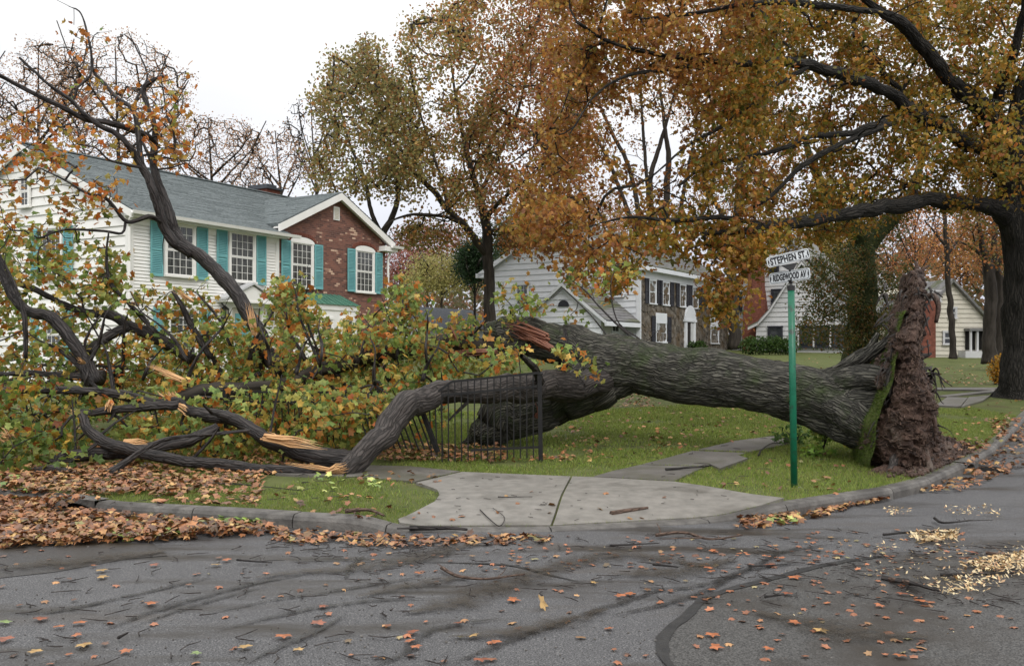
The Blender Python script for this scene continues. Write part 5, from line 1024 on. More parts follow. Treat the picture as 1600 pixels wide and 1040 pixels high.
FL = [stem,
 [(985, 572, 14.75, 38), (930, 590, 14.95, 44), (890, 612, 14.95, 42), (850, 632, 14.9, 40), (810, 646, 14.85, 38), (778, 658, 14.75, 34), (757, 670, 14.7, 24), (738, 682, 14.7, 12), (722, 690, 14.7, 3)],
 [(970, 558, 14.9, 38), (910, 543, 15.1, 34), (860, 532, 15.3, 33), (820, 522, 15.45, 31), (785, 516, 15.6, 26), (760, 514, 15.65, 22)],
 [(950, 590, 14.7, 26), (900, 600, 14.35, 26), (860, 601, 14.05, 25), (800, 606, 13.6, 24), (740, 611, 13.25, 22), (690, 615, 12.95, 21), (655, 622, 12.6, 22), (628, 640, 12.35, 22.5), (605, 665, 12.1, 22), (582, 690, 11.85, 21), (560, 712, 11.7, 21), (545, 728, 11.6, 18), (536, 738, 11.55, 14)],
 [(785, 530, 15.6, 20), (740, 540, 15.6, 18), (700, 540, 15.5, 16), (650, 546, 15.5, 14), (590, 556, 15.3, 12), (520, 572, 15.1, 11), (470, 590, 14.8, 11), (420, 603, 14.4, 11), (340, 611, 14, 12), (285, 618, 13.7, 10), (268, 622, 13.6, 9)],
 [(560, 720, 12.2, 17), (500, 715, 12.25, 15), (455, 700, 12.3, 14), (420, 690, 12.35, 13), (391, 668, 12.5, 12), (346, 650, 12.7, 11), (294, 641, 12.9, 10), (278, 628, 12.9, 9), (242, 630, 12.95, 9), (194, 617, 13, 8), (138, 611, 13, 6.5), (80, 610, 13, 5), (0, 608, 13, 3.5), (-60, 600, 13, 2)],
 [(280, 632, 12.8, 8.5), (222, 634, 12.7, 8), (173, 641, 12.6, 7.5), (140, 647, 12.55, 7), (116, 645, 12.5, 6)],
 [(124, 646, 12.4, 6.5), (131, 655, 12.3, 8), (137, 672, 12.2, 8.5), (158, 688, 12.05, 9), (194, 701, 11.9, 9.5), (242, 711, 11.8, 10), (312, 721, 11.75, 10), (412, 734, 11.65, 10.5), (480, 737, 11.6, 11), (522, 738, 11.6, 11)],
 [(391, 672, 12, 2.2), (312, 679, 11.9, 2.6), (260, 686, 11.7, 3.4), (222, 703, 11.5, 4.4), (204, 717, 11.45, 5.4), (173, 738, 11.3, 7), (138, 753, 11.2, 8), (111, 745, 11.3, 8), (83, 734, 11.4, 8), (35, 741, 11.4, 7), (-30, 735, 11.4, 5)],
 [(176, 738, 11.3, 5), (192, 743, 11.2, 4.5), (203, 750, 11.1, 4.5), (196, 764, 11.0, 4.5), (173, 782, 10.7, 3.5)],
 [(340, 668, 12.5, 9), (294, 690, 12.3, 10), (242, 701, 12.2, 10), (166, 708, 12.1, 11), (100, 718, 12, 12), (83, 732, 11.8, 11)],
 [(300, 562, 15.2, 12), (262, 540, 15.2, 11), (239, 522, 15.2, 10), (205, 508, 15.2, 8.5), (173, 490, 15.2, 7.5), (130, 485, 15.2, 7), (97, 475, 15.2, 6), (60, 455, 15.2, 5), (0, 432, 15.2, 4)],
 [(205, 510, 15.2, 8), (175, 520, 15, 8), (150, 537, 14.8, 8), (138, 550, 14.7, 7)],
 [(150, 600, 14, 16), (138, 580, 14, 13), (128, 560, 14, 10), (112, 535, 14, 9.5), (80, 497, 14, 8.5), (50, 490, 14, 8), (30, 478, 14, 7), (12, 448, 14, 7), (-5, 400, 14, 5)],
 [(245, 520, 15, 4), (215, 488, 15, 4), (190, 462, 15, 3.5), (172, 440, 15, 3), (166, 400, 15, 2), (170, 360, 15, 1)],
 [(160, 590, 14.2, 14), (120, 588, 14.2, 8), (60, 582, 14.2, 5), (0, 585, 14.2, 4), (-60, 580, 14.2, 2)],
 # the limb that stands up in front of the white house
 [(440, 585, 15.4, 15), (415, 540, 15.6, 14), (398, 500, 15.8, 13), (385, 480, 15.9, 13), (358, 442, 16.1, 12), (323, 413, 16.3, 11), (298, 393, 16.4, 11), (278, 365, 16.5, 8.5), (267, 345, 16.5, 7.5), (256, 310, 16.6, 7), (243, 278, 16.6, 6.5), (238, 254, 16.7, 6), (242, 222, 16.7, 5.5), (241, 196, 16.7, 4.5), (230, 163, 16.8, 3.5), (224, 140, 16.8, 3), (240, 125, 16.8, 2.4), (262, 118, 16.8, 1.5)],
 [(300, 398, 16.35, 9.5), (272, 376, 16.2, 8.5), (255, 352, 16.1, 7.5), (243, 310, 16, 6.5), (230, 275, 16, 6), (216, 248, 16, 5.5), (203, 229, 15.9, 5), (180, 208, 15.8, 4.5), (157, 196, 15.7, 4), (130, 175, 15.6, 3.4), (108, 154, 15.5, 3), (80, 135, 15.4, 2.2), (30, 90, 15.2, 1.2)],
 [(242, 224, 16.7, 5.5), (225, 209, 16.4, 5), (176, 193, 16, 4.8), (137, 186, 15.7, 4.6), (98, 168, 15.4, 4.2), (49, 144, 15.1, 3.6), (0, 118, 14.8, 3), (-60, 90, 14.5, 2)],
 [(222, 258, 16, 4.5), (217, 215, 16.1, 4.2), (209, 173, 16.2, 4), (183, 154, 16.3, 3.6), (163, 131, 16.4, 3), (146, 111, 16.4, 2.6), (141, 75, 16.4, 2), (134, 42, 16.4, 1.4), (124, 18, 16.4, 1), (106, 10, 16.4, .7)],
 [(262, 358, 16.3, 4.5), (248, 345, 16, 3.8), (232, 339, 15.8, 3.6), (199, 347, 15.6, 3.2), (180, 325, 15.5, 3), (162, 308, 15.4, 2.6), (135, 302, 15.3, 2.2), (102, 281, 15.2, 1.6), (60, 262, 15, 1)],
 [(196, 348, 15.6, 3), (190, 364, 15.5, 2.6), (162, 361, 15.4, 2.2), (102, 359, 15.2, 1.6), (60, 372, 15, .9)],
 [(225, 262, 16, 2.6), (200, 258, 15.8, 2.2), (170, 250, 15.6, 1.8), (150, 232, 15.4, 1.4), (120, 225, 15.2, .9)],
 [(235, 250, 16.7, 3), (215, 200, 17, 2.6), (212, 160, 17.2, 2.2), (230, 120, 17.4, 1.8), (215, 80, 17.5, 1.3), (200, 50, 17.5, .7)],
 # thin shoots over the trunk towards the stone house
 [(1008, 545, 14.7, 2.2), (965, 508, 14.9, 1.8), (935, 478, 15, 1.5), (915, 455, 15.1, 1.2), (885, 432, 15.2, .8)],
 [(1000, 530, 14.9, 1.5), (964, 500, 15.1, 1.2), (955, 440, 15.3, .9), (975, 400, 15.4, .6)], [(960, 540, 14.9, 1.4), (925, 495, 15, 1.1), (880, 450, 15.1, .8)],
 [(620, 560, 14.6, 3), (628, 500, 14.7, 2), (630, 450, 14.8, 1.2)], [(500, 570, 14.6, 3), (470, 500, 14.6, 2), (462, 455, 14.7, 1)],
 [(330, 560, 15, 5), (300, 510, 14.9, 5), (285, 480, 14.8, 4), (270, 455, 14.8, 3)], [(360, 540, 15, 3), (340, 495, 15, 2.6), (310, 460, 15, 1.6)],
 [(40, 560, 13.8, 4), (38, 500, 13.8, 4), (20, 440, 13.8, 3), (-10, 380, 13.8, 2)],
]
FL[0] = stem = [(a, b+4, c, d*.93) for a, b, c, d in stem]
for k in (1, 2): FL[k] = [(a, b+3, c, d*.93) for a, b, c, d in FL[k]]
FL[3] = [(a, b+1, c, d*.86) for a, b, c, d in FL[3]]
BK = ['bark_grey']+['bark_grey']*2+['bark_brown']+['bark_far']+['bark']*26+['bark']*20
FC = [  # crown pieces: polygon in photo px, depth range, clumps
 ([(-80, 590), (120, 585), (150, 640), (130, 720), (60, 760), (-80, 770)], 12.1, 14, 88), ([(-80, 660), (60, 650), (120, 700), (110, 750), (-80, 770)], 11.2, 12.2, 30),
 ([(-60, 420), (100, 420), (160, 500), (130, 590), (-60, 600)], 14.2, 16.5, 60), ([(150, 520), (420, 500), (430, 600), (300, 610), (160, 600)], 14.6, 17.5, 165),
 ([(430, 480), (520, 490), (620, 480), (650, 540), (640, 600), (430, 610)], 14.2, 17.5, 170), ([(430, 440), (480, 440), (490, 500), (430, 500)], 14.4, 15.5, 16), ([(600, 440), (650, 440), (660, 520), (600, 520)], 14.4, 15.5, 20),
 ([(250, 600), (420, 590), (600, 590), (620, 640), (560, 690), (420, 670), (280, 640)], 12.8, 15.2, 160), ([(140, 600), (300, 650), (440, 700), (400, 725), (240, 700), (140, 690)], 12.4, 14, 60),
 ([(650, 520), (800, 560), (800, 585), (690, 600), (640, 610)], 13.9, 15.2, 40), ([(740, 500), (880, 540), (940, 575), (880, 590), (800, 575)], 13.6, 14.3, 13), ([(650, 500), (740, 500), (770, 560), (660, 570)], 14.8, 16.5, 34),
 ([(780, 430), (850, 420), (860, 520), (790, 530)], 14.8, 15.5, 8), ([(840, 420), (990, 400), (980, 500), (880, 500)], 15, 15.6, 8),
 ([(0, 340), (120, 330), (180, 400), (190, 480), (60, 440), (0, 440)], 14.6, 16, 40), ([(0, 180), (160, 130), (290, 100), (300, 230), (250, 260), (160, 240), (60, 260), (0, 250)], 15.2, 17, 58), ([(60, 230), (180, 250), (200, 330), (90, 330), (50, 290)], 15, 15.9, 22), ([(230, 170), (290, 180), (300, 260), (250, 280)], 16.3, 17, 8),
 ([(140, 380), (200, 370), (210, 450), (150, 460)], 15, 15.8, 10), ([(180, 450), (330, 440), (340, 510), (200, 510)], 14.8, 15.3, 16), ([(-60, 240), (20, 240), (30, 420), (-60, 420)], 14, 15.5, 24), ([(460, 640), (560, 610), (600, 640), (500, 700), (450, 690)], 12.4, 13.4, 22), ([(100, 20), (180, 60), (160, 130), (100, 110)], 16, 16.8, 6),
]
for k in range(4, len(FL)): FL[k] = [(a, b, c, d*.88) for a, b, c, d in FL[k]]
rb0 = np.random.default_rng(91)
for k in range(34):     # bare crossing branches in the broken crown
    x0, y0, Y0 = rb0.uniform(120, 700), rb0.uniform(560, 650), rb0.uniform(12.9, 15.6); L_ = rb0.uniform(50, 150); an_ = math.radians(rb0.choice([rb0.uniform(150, 200), rb0.uniform(95, 150), rb0.uniform(60, 95)]))
    q = [(x0+L_*f*math.cos(an_+.10*math.sin(f*5+k)), y0-L_*f*math.sin(an_+.10*math.sin(f*5+k)), Y0+f*rb0.uniform(-.4, .4), (2.6+1.6*rb0.random())*(1-.85*f)) for f in np.linspace(0, 1, 5)]
    FL.append(q); BK.append('bark')
for k in range(len(FC)): a = list(FC[k]); a[3] = int(a[3]*(.88 if np.mean([q[1] for q in a[0]]) > 515 else 1.6)); FC[k] = tuple(a)
FC += [([(-80, 560), (600, 560), (600, 650), (440, 660), (280, 690), (-80, 720)], 14.5, 18.5, 210), ([(600, 560), (700, 600), (690, 650), (600, 690)], 13.4, 15.5, 24)]
fallen, fsk = tree('fallen_tree', 'huge uprooted maple lying across the lawn with broken limbs and yellow green leaves', 'tree', FL, FC, .156, 'maple_lo', mplpal,
     per=16, spread=.32, twig_r=.0052, step=.22, bark=BK, seed=9, amp=.035, hires=True, singles=300, twig_mat='bark', trunk_n=1, droop=.55, stubs=170, cull=lambda p, r_: r_.random(len(p)) < np.interp(HY-(p[:, 2]-CZ)/p[:, 1]*F, [100, 380, 520], [.30, .6, 1.]),
     extra=lambda p: np.argsort(p[:, 1]+np.random.default_rng(5).random(len(p))*3.0))
FB = np.array(P(*stem[0][:3]))
def splinter(px0, py0, Y0, px1, py1, Y1, w, m, seed=0, n=9, name='torn_wood'):
    """jagged bundle of torn fibres from a thick root end to a ragged tip"""
    r = np.random.default_rng(seed); a, b = P(px0, py0, Y0), P(px1, py1, Y1); L = np.linalg.norm(b-a); J = MB(); bcs = []
    for k in range(n*2):
        o = r.normal(size=3)*w*.27; f = r.uniform(.55, 1.0); e = a+(b-a)*f+o*1.1+r.normal(size=3)*w*.12; mid = a+(b-a)*f*.5+o*1.2+r.normal(size=3)*w*.1
        V, Q, bc, caps = tube(np.array([a+o*.8-(b-a)*.05, a+(b-a)*f*.25+o, mid, e])-FB, [w*.13, w*r.uniform(.09, .17), w*r.uniform(.05, .12), w*.01], 4); J.add(V, quads=Q); bcs.append(bc)
    return mk(name, np.vstack(J.V), J.Q, M[m], fallen, False, {'bc': ('POINT', np.vstack(bcs))})
splinter(285, 592, 13.6, 228, 567, 13.6, .09, 'wood', 1, 11); splinter(440, 690, 12.1, 420, 680, 12.1, .09, 'wood', 2, 5); splinter(418, 684, 12.05, 515, 700, 12.0, .10, 'wood', 3, 8); splinter(520, 735, 11.5, 440, 722, 11.5, .05, 'wood', 4, 5); splinter(515, 738, 11.45, 545, 728, 11.4, .10, 'wood', 5, 8)
splinter(268, 622, 13.4, 262, 606, 13.4, .13, 'wood', 6, 8); splinter(282, 634, 12.7, 296, 641, 12.6, .10, 'wood', 7, 6); splinter(15, 684, 12.2, 2, 668, 12.2, .14, 'wood', 8, 8); splinter(122, 646, 12.35, 108, 641, 12.3, .07, 'wood', 21, 5); splinter(172, 628, 12.6, 170, 640, 12.3, .10, 'wood', 9, 6)
splinter(398, 520, 15.3, 388, 470, 15.4, .11, 'wood', 10, 8); splinter(300, 470, 14.8, 268, 450, 14.7, .07, 'wood', 11, 6); splinter(195, 690, 12, 235, 692, 12, .09, 'wood', 12, 6); splinter(130, 566, 13.8, 118, 560, 13.6, .09, 'wood', 13, 5)
splinter(850, 528, 15.0, 790, 507, 15.2, .20, 'wood_red', 14, 12); splinter(860, 545, 14.85, 812, 520, 15.0, .13, 'wood_red', 15, 8); splinter(770, 548, 15.1, 690, 552, 15.1, .08, 'wood_red', 16, 8); splinter(704, 512, 15, 720, 545, 15, .07, 'wood_red', 17, 5); splinter(838, 650, 14.5, 838, 625, 14.5, .12, 'wood_red', 18, 6)
splinter(150, 800, 9.6, 165, 787, 9.7, .04, 'wood', 19, 5)
# root plate: lumpy disc of soil standing on edge
rn = np.array([-.955, .30, 0]); rt = np.array([.30, .955, 0])
rows = [(752, 1384, 1450), (735, 1376, 1452), (715, 1370, 1456), (690, 1368, 1460), (660, 1366, 1462), (630, 1374, 1464), (600, 1382, 1458), (575, 1390, 1446), (550, 1394, 1440), (525, 1396, 1444), (500, 1404, 1454), (475, 1412, 1460), (455, 1418, 1460), (438, 1424, 1456), (424, 1432, 1450)]
YR = 12.55; zz = np.array([CZ-(a-HY)/F*YR for a, _, _ in rows]); xl = np.array([(b-800)/F*YR for _, b, _ in rows]); xr = np.array([(c-800)/F*YR for _, _, c in rows])
nz, na = 150, 120; zs = np.linspace(zz[0], zz[-1], nz); l = np.interp(zs, zz, xl); rr = np.interp(zs, zz, xr); cx = (l+rr)/2; hw = (rr-l)/2
bl = 1.15*np.sqrt(np.clip(1-((zs-1.15)/1.75)**2, .02, 1)); tp_ = np.clip(zs/2.7, 0, 1)**2; an = np.maximum(.07, (hw-(.03+.15*tp_)*bl)/.96)
th = np.linspace(0, 2*math.pi, na, endpoint=False); c, s_ = np.cos(th), np.sin(th)
sq = lambda v: np.sign(v)*np.abs(v)**.8
V = np.stack([cx[:, None]+0*c, YR+.25+0*zs[:, None]+0*c, zs[:, None]+0*c], -1)+rn*(an[:, None]*sq(c)[None])[..., None]+rt*(bl[:, None]*sq(s_)[None])[..., None]
nrm = unit(rn*(c/an.mean())[None, :, None]*.35+rt*s_[None, :, None]+V*0)
big = fbm(V*2.2, 4)-.5; fine = 1-np.abs(2*fbm(V*8+5, 4, .6)-1)-.5; V = V+nrm*((big*.34+fine*.2)*(1-.45*tp_[:, None]))[..., None]
V[..., 2] += (fbm(V*6, 3)-.5)*.12
i = np.arange(nz-1)[:, None]*na; j = np.arange(na)[None]; Q = np.stack([i+j, i+(j+1) % na, i+na+(j+1) % na, i+na+j], -1).reshape(-1, 4)
mk('root_soil', V.reshape(-1, 3)-FB, [Q, np.array([list(range(na))[::-1]]), np.array([list(range((nz-1)*na, nz*na))])], M['soil'], fallen, True)
# clods
r = np.random.default_rng(4); J = MB(); ico = bmesh.new(); bmesh.ops.create_icosphere(ico, subdivisions=1, radius=1); iv_ = np.array([v.co[:] for v in ico.verts]); if_ = np.array([[v.index for v in f.verts] for f in ico.faces]); ico.free()
fl = V.reshape(-1, 3)
for k in range(1500):
    p = fl[r.integers(len(fl))]; s = r.uniform(.012, .05)
    if k > 700: p = np.array([r.normal(5.85, .5), 0, 0.0]); p[1] = float(yk(p[0]))+.25+abs(r.normal())*.35; p[2] = float(ground(p[0], p[1]))+.03; s *= .8
    J.add(iv_*s*r.uniform(.6, 1.3, 3)*(1+.5*(r.random((len(iv_), 1))-.5))+p-FB, tris=if_)
tag(J.build('soil_clods', M['soil'], fallen), kind='stuff')
# matted fine roots over the soil face
J = MB(); bcs = []; Vg = V
for k in range(1500):
    a_, b_ = r.integers(2, nz-12), r.integers(0, na); m_ = r.integers(4, 11); db = r.integers(-7, 8); sg = 1
    ii = np.clip(a_+np.arange(m_)*sg, 0, nz-1); jj = (b_+np.round(np.linspace(0, db, m_)).astype(int)) % na; pth = Vg[ii, jj].copy()
    ctr = np.stack([cx[ii], np.full(m_, YR+.25), zs[ii]], -1); out_ = unit(pth-ctr); pth += out_*(.012+.03*np.sin(np.linspace(0, math.pi, m_))*r.random())[:, None]+r.normal(size=(m_, 3))*.008
    rad_ = r.uniform(.0025, .009)*(1 if k > 60 else 2); V_, Q_, bc, _ = tube(pth-FB, np.linspace(rad_, rad_*.4, m_), 4); J.add(V_, quads=Q_); bcs.append(bc)
mk('fine_roots', np.vstack(J.V), J.Q, M['bark_red'], fallen, False, {'bc': ('POINT', np.vstack(bcs))})['kind'] = 'stuff'
# hanging roots
def root_tube(pts, rad, m='bark_brown'):
    p, q = resample(np.array([P(*a) for a in pts]), np.array(rad)*12.5/F, .05); p[1:] += (fbm(p[1:]*6+len(pts), 2)[:, None]-.5)*.08
    V_, Q_, bc, caps = tube(p-FB, q, 12, amp=.006, seed=int(rad[0]*7)); mk('root', V_, [Q_]+[np.array([c]) for c in caps], M[m], fallen, True, {'bc': ('POINT', bc)})
root_tube([(1440, 470, 12.3, ), (1458, 462, 12.2), (1465, 480, 12.1), (1463, 503, 12.1)], [5, 4.5, 4, 2.5], 'soil'); root_tube([(1400, 575, 12.3), (1415, 560, 12.1), (1440, 556, 12.0), (1456, 550, 12)], [8, 7, 5, 2], 'bark_brown')
root_tube([(1430, 640, 12.2), (1450, 645, 12), (1462, 660, 11.9), (1460, 690, 11.9)], [4, 3.5, 3, 1.5], 'soil'); root_tube([(1400, 700, 12), (1395, 725, 11.8), (1385, 745, 11.6)], [8, 6, 3], 'bark_brown'); root_tube([(1440, 700, 12), (1452, 730, 11.8), (1450, 752, 11.7)], [7, 5, 3], 'soil')
root_tube([(1425, 440, 12.5), (1432, 425, 12.4), (1428, 410, 12.4)], [6, 4, 1], 'soil'); root_tube([(1388, 620, 11.95), (1392, 590, 11.95), (1398, 568, 12.0)], [6, 7, 6], 'bark_brown'); root_tube([(1445, 445, 12.5), (1440, 425, 12.4), (1452, 415, 12.4)], [4, 3, 1], 'soil')
for k in range(130):
    a, b = r.uniform(1378, 1462), r.uniform(440, 740); d = r.normal(size=2)*r.uniform(8, 26); root_tube([(a, b, 12.15), (a+d[0]*.5, b+d[1]*.3+4, 11.95), (a+d[0], b+abs(d[1])*.8+8, 11.95)], [r.uniform(1, 2.4), 1.2, .5], 'bark_brown')
# root buttresses linking stem and plate, greenish with moss
for pts, rad in (([(1270, 592, 13.3), (1320, 575, 13.1), (1355, 556, 12.9), (1385, 532, 12.8), (1405, 500, 12.8)], [8, 11, 9, 6, 3]), ([(1300, 630, 13), (1340, 648, 12.7), (1370, 672, 12.5), (1390, 700, 12.5)], [24, 30, 24, 14]), ([(1270, 604, 13.4), (1340, 594, 12.8), (1375, 592, 12.45), (1395, 600, 12.4)], [14, 24, 20, 14]), ([(1310, 580, 13.2), (1340, 556, 13.2), (1360, 542, 13.2), (1372, 520, 13.2)], [8, 9, 6, 3])):
    p, q = resample(np.array([P(*a) for a in pts]), np.array(rad)*12.9/F, .04); V_, Q_, bc, caps = tube(p-FB, q, 60, amp=.03, freq=1.7, seed=int(rad[0])+3, lump=.3); mk('root_buttress', V_, [Q_]+[np.array([c]) for c in caps], M['bark_grey'], fallen, True, {'bc': ('POINT', bc)})
# the sod, still grassed, standing as the left edge of the plate
sod_rows = [(742, 1340, 1378), (715, 1344, 1376), (690, 1346, 1372), (660, 1348, 1374), (630, 1352, 1378), (600, 1360, 1386), (575, 1370, 1392), (556, 1382, 1396)]
sod2 = [(540, 1384, 1392), (520, 1392, 1399), (500, 1398, 1406), (480, 1402, 1412), (462, 1410, 1418)]
gb = []
ms, ns = 40, 22; zq = np.linspace(zs[1], zs[int(nz*.80)], ms); sv = np.linspace(-.98, .75, ns)
cq = np.interp(zq, zs, cx); aq = np.interp(zq, zs, an); bq = np.interp(zq, zs, bl); flare = .20*np.clip(1-(zq-zq[0])/1.1, 0, 1)**1.5
A = np.stack([cq[:, None]+0*sv, YR+.25+0*zq[:, None]+0*sv, zq[:, None]+0*sv], -1)+rn*((aq+.02+flare)[:, None]*(1-.25*np.abs(sv)**3))[..., None]+rt*(bq[:, None]*sv)[..., None]
A += (fbm(A*4, 3)[..., None]-.42)*.14*rn; Af = A.reshape(-1, 3)
mk('sod', Af-FB, [gridfaces(ms, ns)], M['turf'], fallen, True)
n = 26000; a_ = r.integers(0, ms-1, n); b_ = r.integers(0, ns-1, n); u, v = r.random((n, 1)), r.random((n, 1))
p = A[a_, b_]*(1-u)*(1-v)+A[a_, b_+1]*u*(1-v)+A[a_+1, b_]*(1-u)*v+A[a_+1, b_+1]*u*v; gb.append(p)
p = np.vstack(gb); n = len(p); d = unit(np.array([-.7, -.35, -.1])+r.normal(size=(n, 3))*.5)*r.uniform(.02, .06, (n, 1)); sd = unit(r.normal(size=(n, 3)))*.004
tag(mk('grass_blades', np.stack([p-sd, p+sd, p+d], 1).reshape(-1, 3)-FB, [np.arange(n*3).reshape(-1, 3)], M['leaf'], fallen, attrs={'col': ('FACE', pal([(3, (92, 112, 46)), (2, (74, 94, 42)), (1, (116, 128, 62))], n, r))}), kind='stuff')
# soil heap and torn ground beside the plate
def heap(name, cx_, cy_, rx, ry, h, m, seed, label=None, cat=None, ang=0.0, rough=1.0):
    n = 80; u = np.linspace(-1.1, 1.1, n); X_, Y_ = np.meshgrid(u, u); R_ = np.sqrt(X_**2+Y_**2); ca, sa = math.cos(ang), math.sin(ang)
    wx = cx_+X_*rx*ca-Y_*ry*sa; wy = cy_+X_*rx*sa+Y_*ry*ca; Z_ = ground(wx, wy)-.03
    q_ = np.stack([wx*7+seed, wy*7, wx*0], -1); hh = np.clip(1-(R_+.25*(fbm(q_*.5, 3)-.5))**1.6, 0, 1)*h*(.25+1.5*rough*(1-np.abs(2*fbm(q_, 4, .65)-1)*2)*1.0); Z_ = Z_+hh
    b = np.array([cx_, cy_, float(ground(cx_, cy_))]); V_ = np.stack([wx, wy, Z_], -1).reshape(-1, 3)-b; Q_ = gridfaces(n, n); keep = (R_.ravel()[Q_] < 1.08).all(1)
    return tag(mk(name, V_, [Q_[keep]], M[m], None, False, loc=tuple(b)), label, cat)
g = G(1480, 705); heap('soil_heap', g[0]-.1, g[1]+.12, 1.05, .36, .16, 'soil', 3, 'dark torn soil heap between the root plate and the drain', 'soil heap', .85)
g = G(1425, 738); heap('soil_heap', g[0], g[1]+.25, .7, .32, .09, 'soil', 6, 'crumbled dark soil at the foot of the root plate on the kerb', 'soil heap', .6)
# ---------------- iron fence ----------------
fence = empty('iron_fence', (.39, 12.85, .13), label='black wrought iron picket fence crushed under the fallen limb', cat='fence'); FO = np.array([.39, 12.85, .13])
def fbar(a, b, w, name, Ys=(12.85, 12.85)): return MB().bar(P(a[0], a[1], Ys[0])-FO, P(b[0], b[1], Ys[1])-FO, w).build(name, M['iron'], fence)
fbar((845, 722), (843, 586), .06, 'post'); MB().box((-.04, -.04, 1.19), (.04, .04, 1.215)).build('post_cap', M['iron'], fence)
tl = lambda x: np.interp(x, [685, 706, 843], [611, 596, 582]); ml = lambda x: np.interp(x, [680, 843], [618, 603]); blw = lambda x: np.interp(x, [640, 735, 843], [716, 703, 697]); bt_ = lambda x: np.interp(x, [690, 843], [722, 714])
yy = lambda x: np.interp(x, [600, 845], [12.6, 12.85])
for f_, w in ((tl, .032), (ml, .03)):
    p = [(x, f_(x)) for x in (843, 780, 706, 685)]
    for q0, q1 in zip(p[:-1], p[1:]): fbar(q0, q1, w, 'rail', (yy(q0[0]), yy(q1[0])))
fbar((843, 698), (735, 703), .03, 'rail', (12.85, 12.72))
for k in range(15):
    x = 833-k*10.2; fbar((x, tl(x)), (x+.5, bt_(x)), .017, 'picket', (yy(x)-.002,)*2)
for k in range(3):
    x = 692-k*9; fbar((x-3, 634), (x, 712), .017, 'picket', (12.7, 12.7))
fbar((652, 622), (684, 706), .055, 'post', (12.75, 12.62))
for k in range(11):
    x = 672-k*9.4; fbar((x-24+k*.8, 636+k*1.5), (x+1, 702-k*.3), .016, 'picket', (12.85, 12.6))
fbar((650, 640), (560, 655), .028, 'rail', (12.84, 12.95))
for k in range(24):
    x = 600-k*10; fbar((x, 612-k*.05), (x+1.5, 690), .016, 'picket', (13.7, 13.7))
for y_ in (613, 628, 680): fbar((602, y_), (360, y_-1), .03, 'rail', (13.68, 13.68))
fbar((352, 604), (354, 695), .055, 'post', (13.7, 13.7))
# ---------------- street sign ----------------
sb = G(1241, 758); sign = empty('street_sign', tuple(sb), label='green pole street sign reading STEPHEN ST. and RIDGEWOOD AV', cat='street sign'); YS = sb[1]
def SP(px, py, dy=0): return P(px, py, YS+dy)-np.array(sb)
MB().tube([SP(1241, 766), SP(1238.6, 600), SP(1236, 450)], [.038]*3, 20).build('pole', M['pole'], sign, smooth=True)
cpm = MB(); cpm.tube([SP(1236.1, 454), SP(1236, 446)], [.041, .044], 16); cpm.tube([SP(1236, 446), SP(1235.9, 443), SP(1235.8, 438)], [.02, .014, .034], 12)
cpm.build('pole_cap', M['black_paint'], sign)
def textmesh(s, size, sx, m, parent, M4, bold=.004, extr=.0015):
    cu = bpy.data.curves.new('lettering', 'FONT'); cu.body = s; cu.size = size; cu.align_x = 'CENTER'; cu.align_y = 'CENTER'; cu.extrude = extr; cu.offset = bold; cu.space_character = 1.08
    o = bpy.data.objects.new('lettering', cu); COL.objects.link(o); bpy.context.view_layer.update(); me = bpy.data.meshes.new_from_object(o.evaluated_get(bpy.context.evaluated_depsgraph_get()))
    bpy.data.objects.remove(o); me.materials.clear(); me.materials.append(M[m]); ob = bpy.data.objects.new('lettering', me); COL.objects.link(ob); ob.parent = parent
    ob.matrix_local = M4 @ Matrix.Diagonal((sx, 1, 1, 1)); return ob
def blade(text, w, h, centre, yaw, roll, tsize, tsx):
    V_ = MB(); rr_ = .03; out = []
    for cxx, cyy, a0 in ((w/2-rr_, h/2-rr_, 0), (-w/2+rr_, h/2-rr_, 90), (-w/2+rr_, -h/2+rr_, 180), (w/2-rr_, -h/2+rr_, 270)):
        for a in np.radians(np.linspace(a0, a0+90, 5)): out.append((cxx+rr_*math.cos(a), -.004, cyy+rr_*math.sin(a)))
    V_.prism(out, (0, .008, 0)); b = V_.build('sign_blade', M['sign_white'], sign, loc=tuple(centre), rot=(0, roll, yaw))
    bd = MB(); q = [(x*(1-.022/w*1.2), -.006, z*(1-.02/h*1.1)) for x, _, z in out]
    for k in range(len(q)): bd.bar(q[k], q[(k+1) % len(q)], .0042, .003)
    for s_ in (-1, 1):
        bd.prism([(s_*(w/2-.012-.016*math.cos(a)), -.0066, .028*math.sin(a)) for a in np.linspace(-math.pi/2, math.pi/2, 8)], (0, .002, 0))
    bd.build('border', M['letter'], b)
    textmesh(text, tsize, tsx, 'letter', b, Matrix.Translation((0, -.0055, -.003)) @ Matrix.Rotation(math.pi/2, 4, 'X')); return b
blade('STEPHEN ST.', .52, .118, SP(1231.5, 403, -.0), math.radians(8), math.radians(-13.5), .105, .70)
blade('RIDGEWOOD AV', .53, .128, SP(1233.5, 431.5, 0), math.radians(-50), math.radians(-4), .1, .52)
br = MB(); br.prism([SP(1221, 414.5), SP(1232, 421.5), SP(1240, 421.5), SP(1246, 410)], (0, .02, 0)); br.prism([SP(1219, 398-1), SP(1246, 389.5), SP(1236, 391)], (0, .02, 0)); br.tube([SP(1229, 392), SP(1227.5, 386)], [.018, .01], 8); br.tube([SP(1235, 421), SP(1235.5, 424)], [.02, .02], 8)
br.tube([SP(1236, 442), SP(1235.5, 437)], [.012, .036], 8)
br.build('bracket', M['black_paint'], sign)
heap('concrete_footing', sb[0], sb[1], .2, .13, .03, 'slab', 8, 'small concrete footing collar at the base of the green sign pole', 'footing', 0, .2)
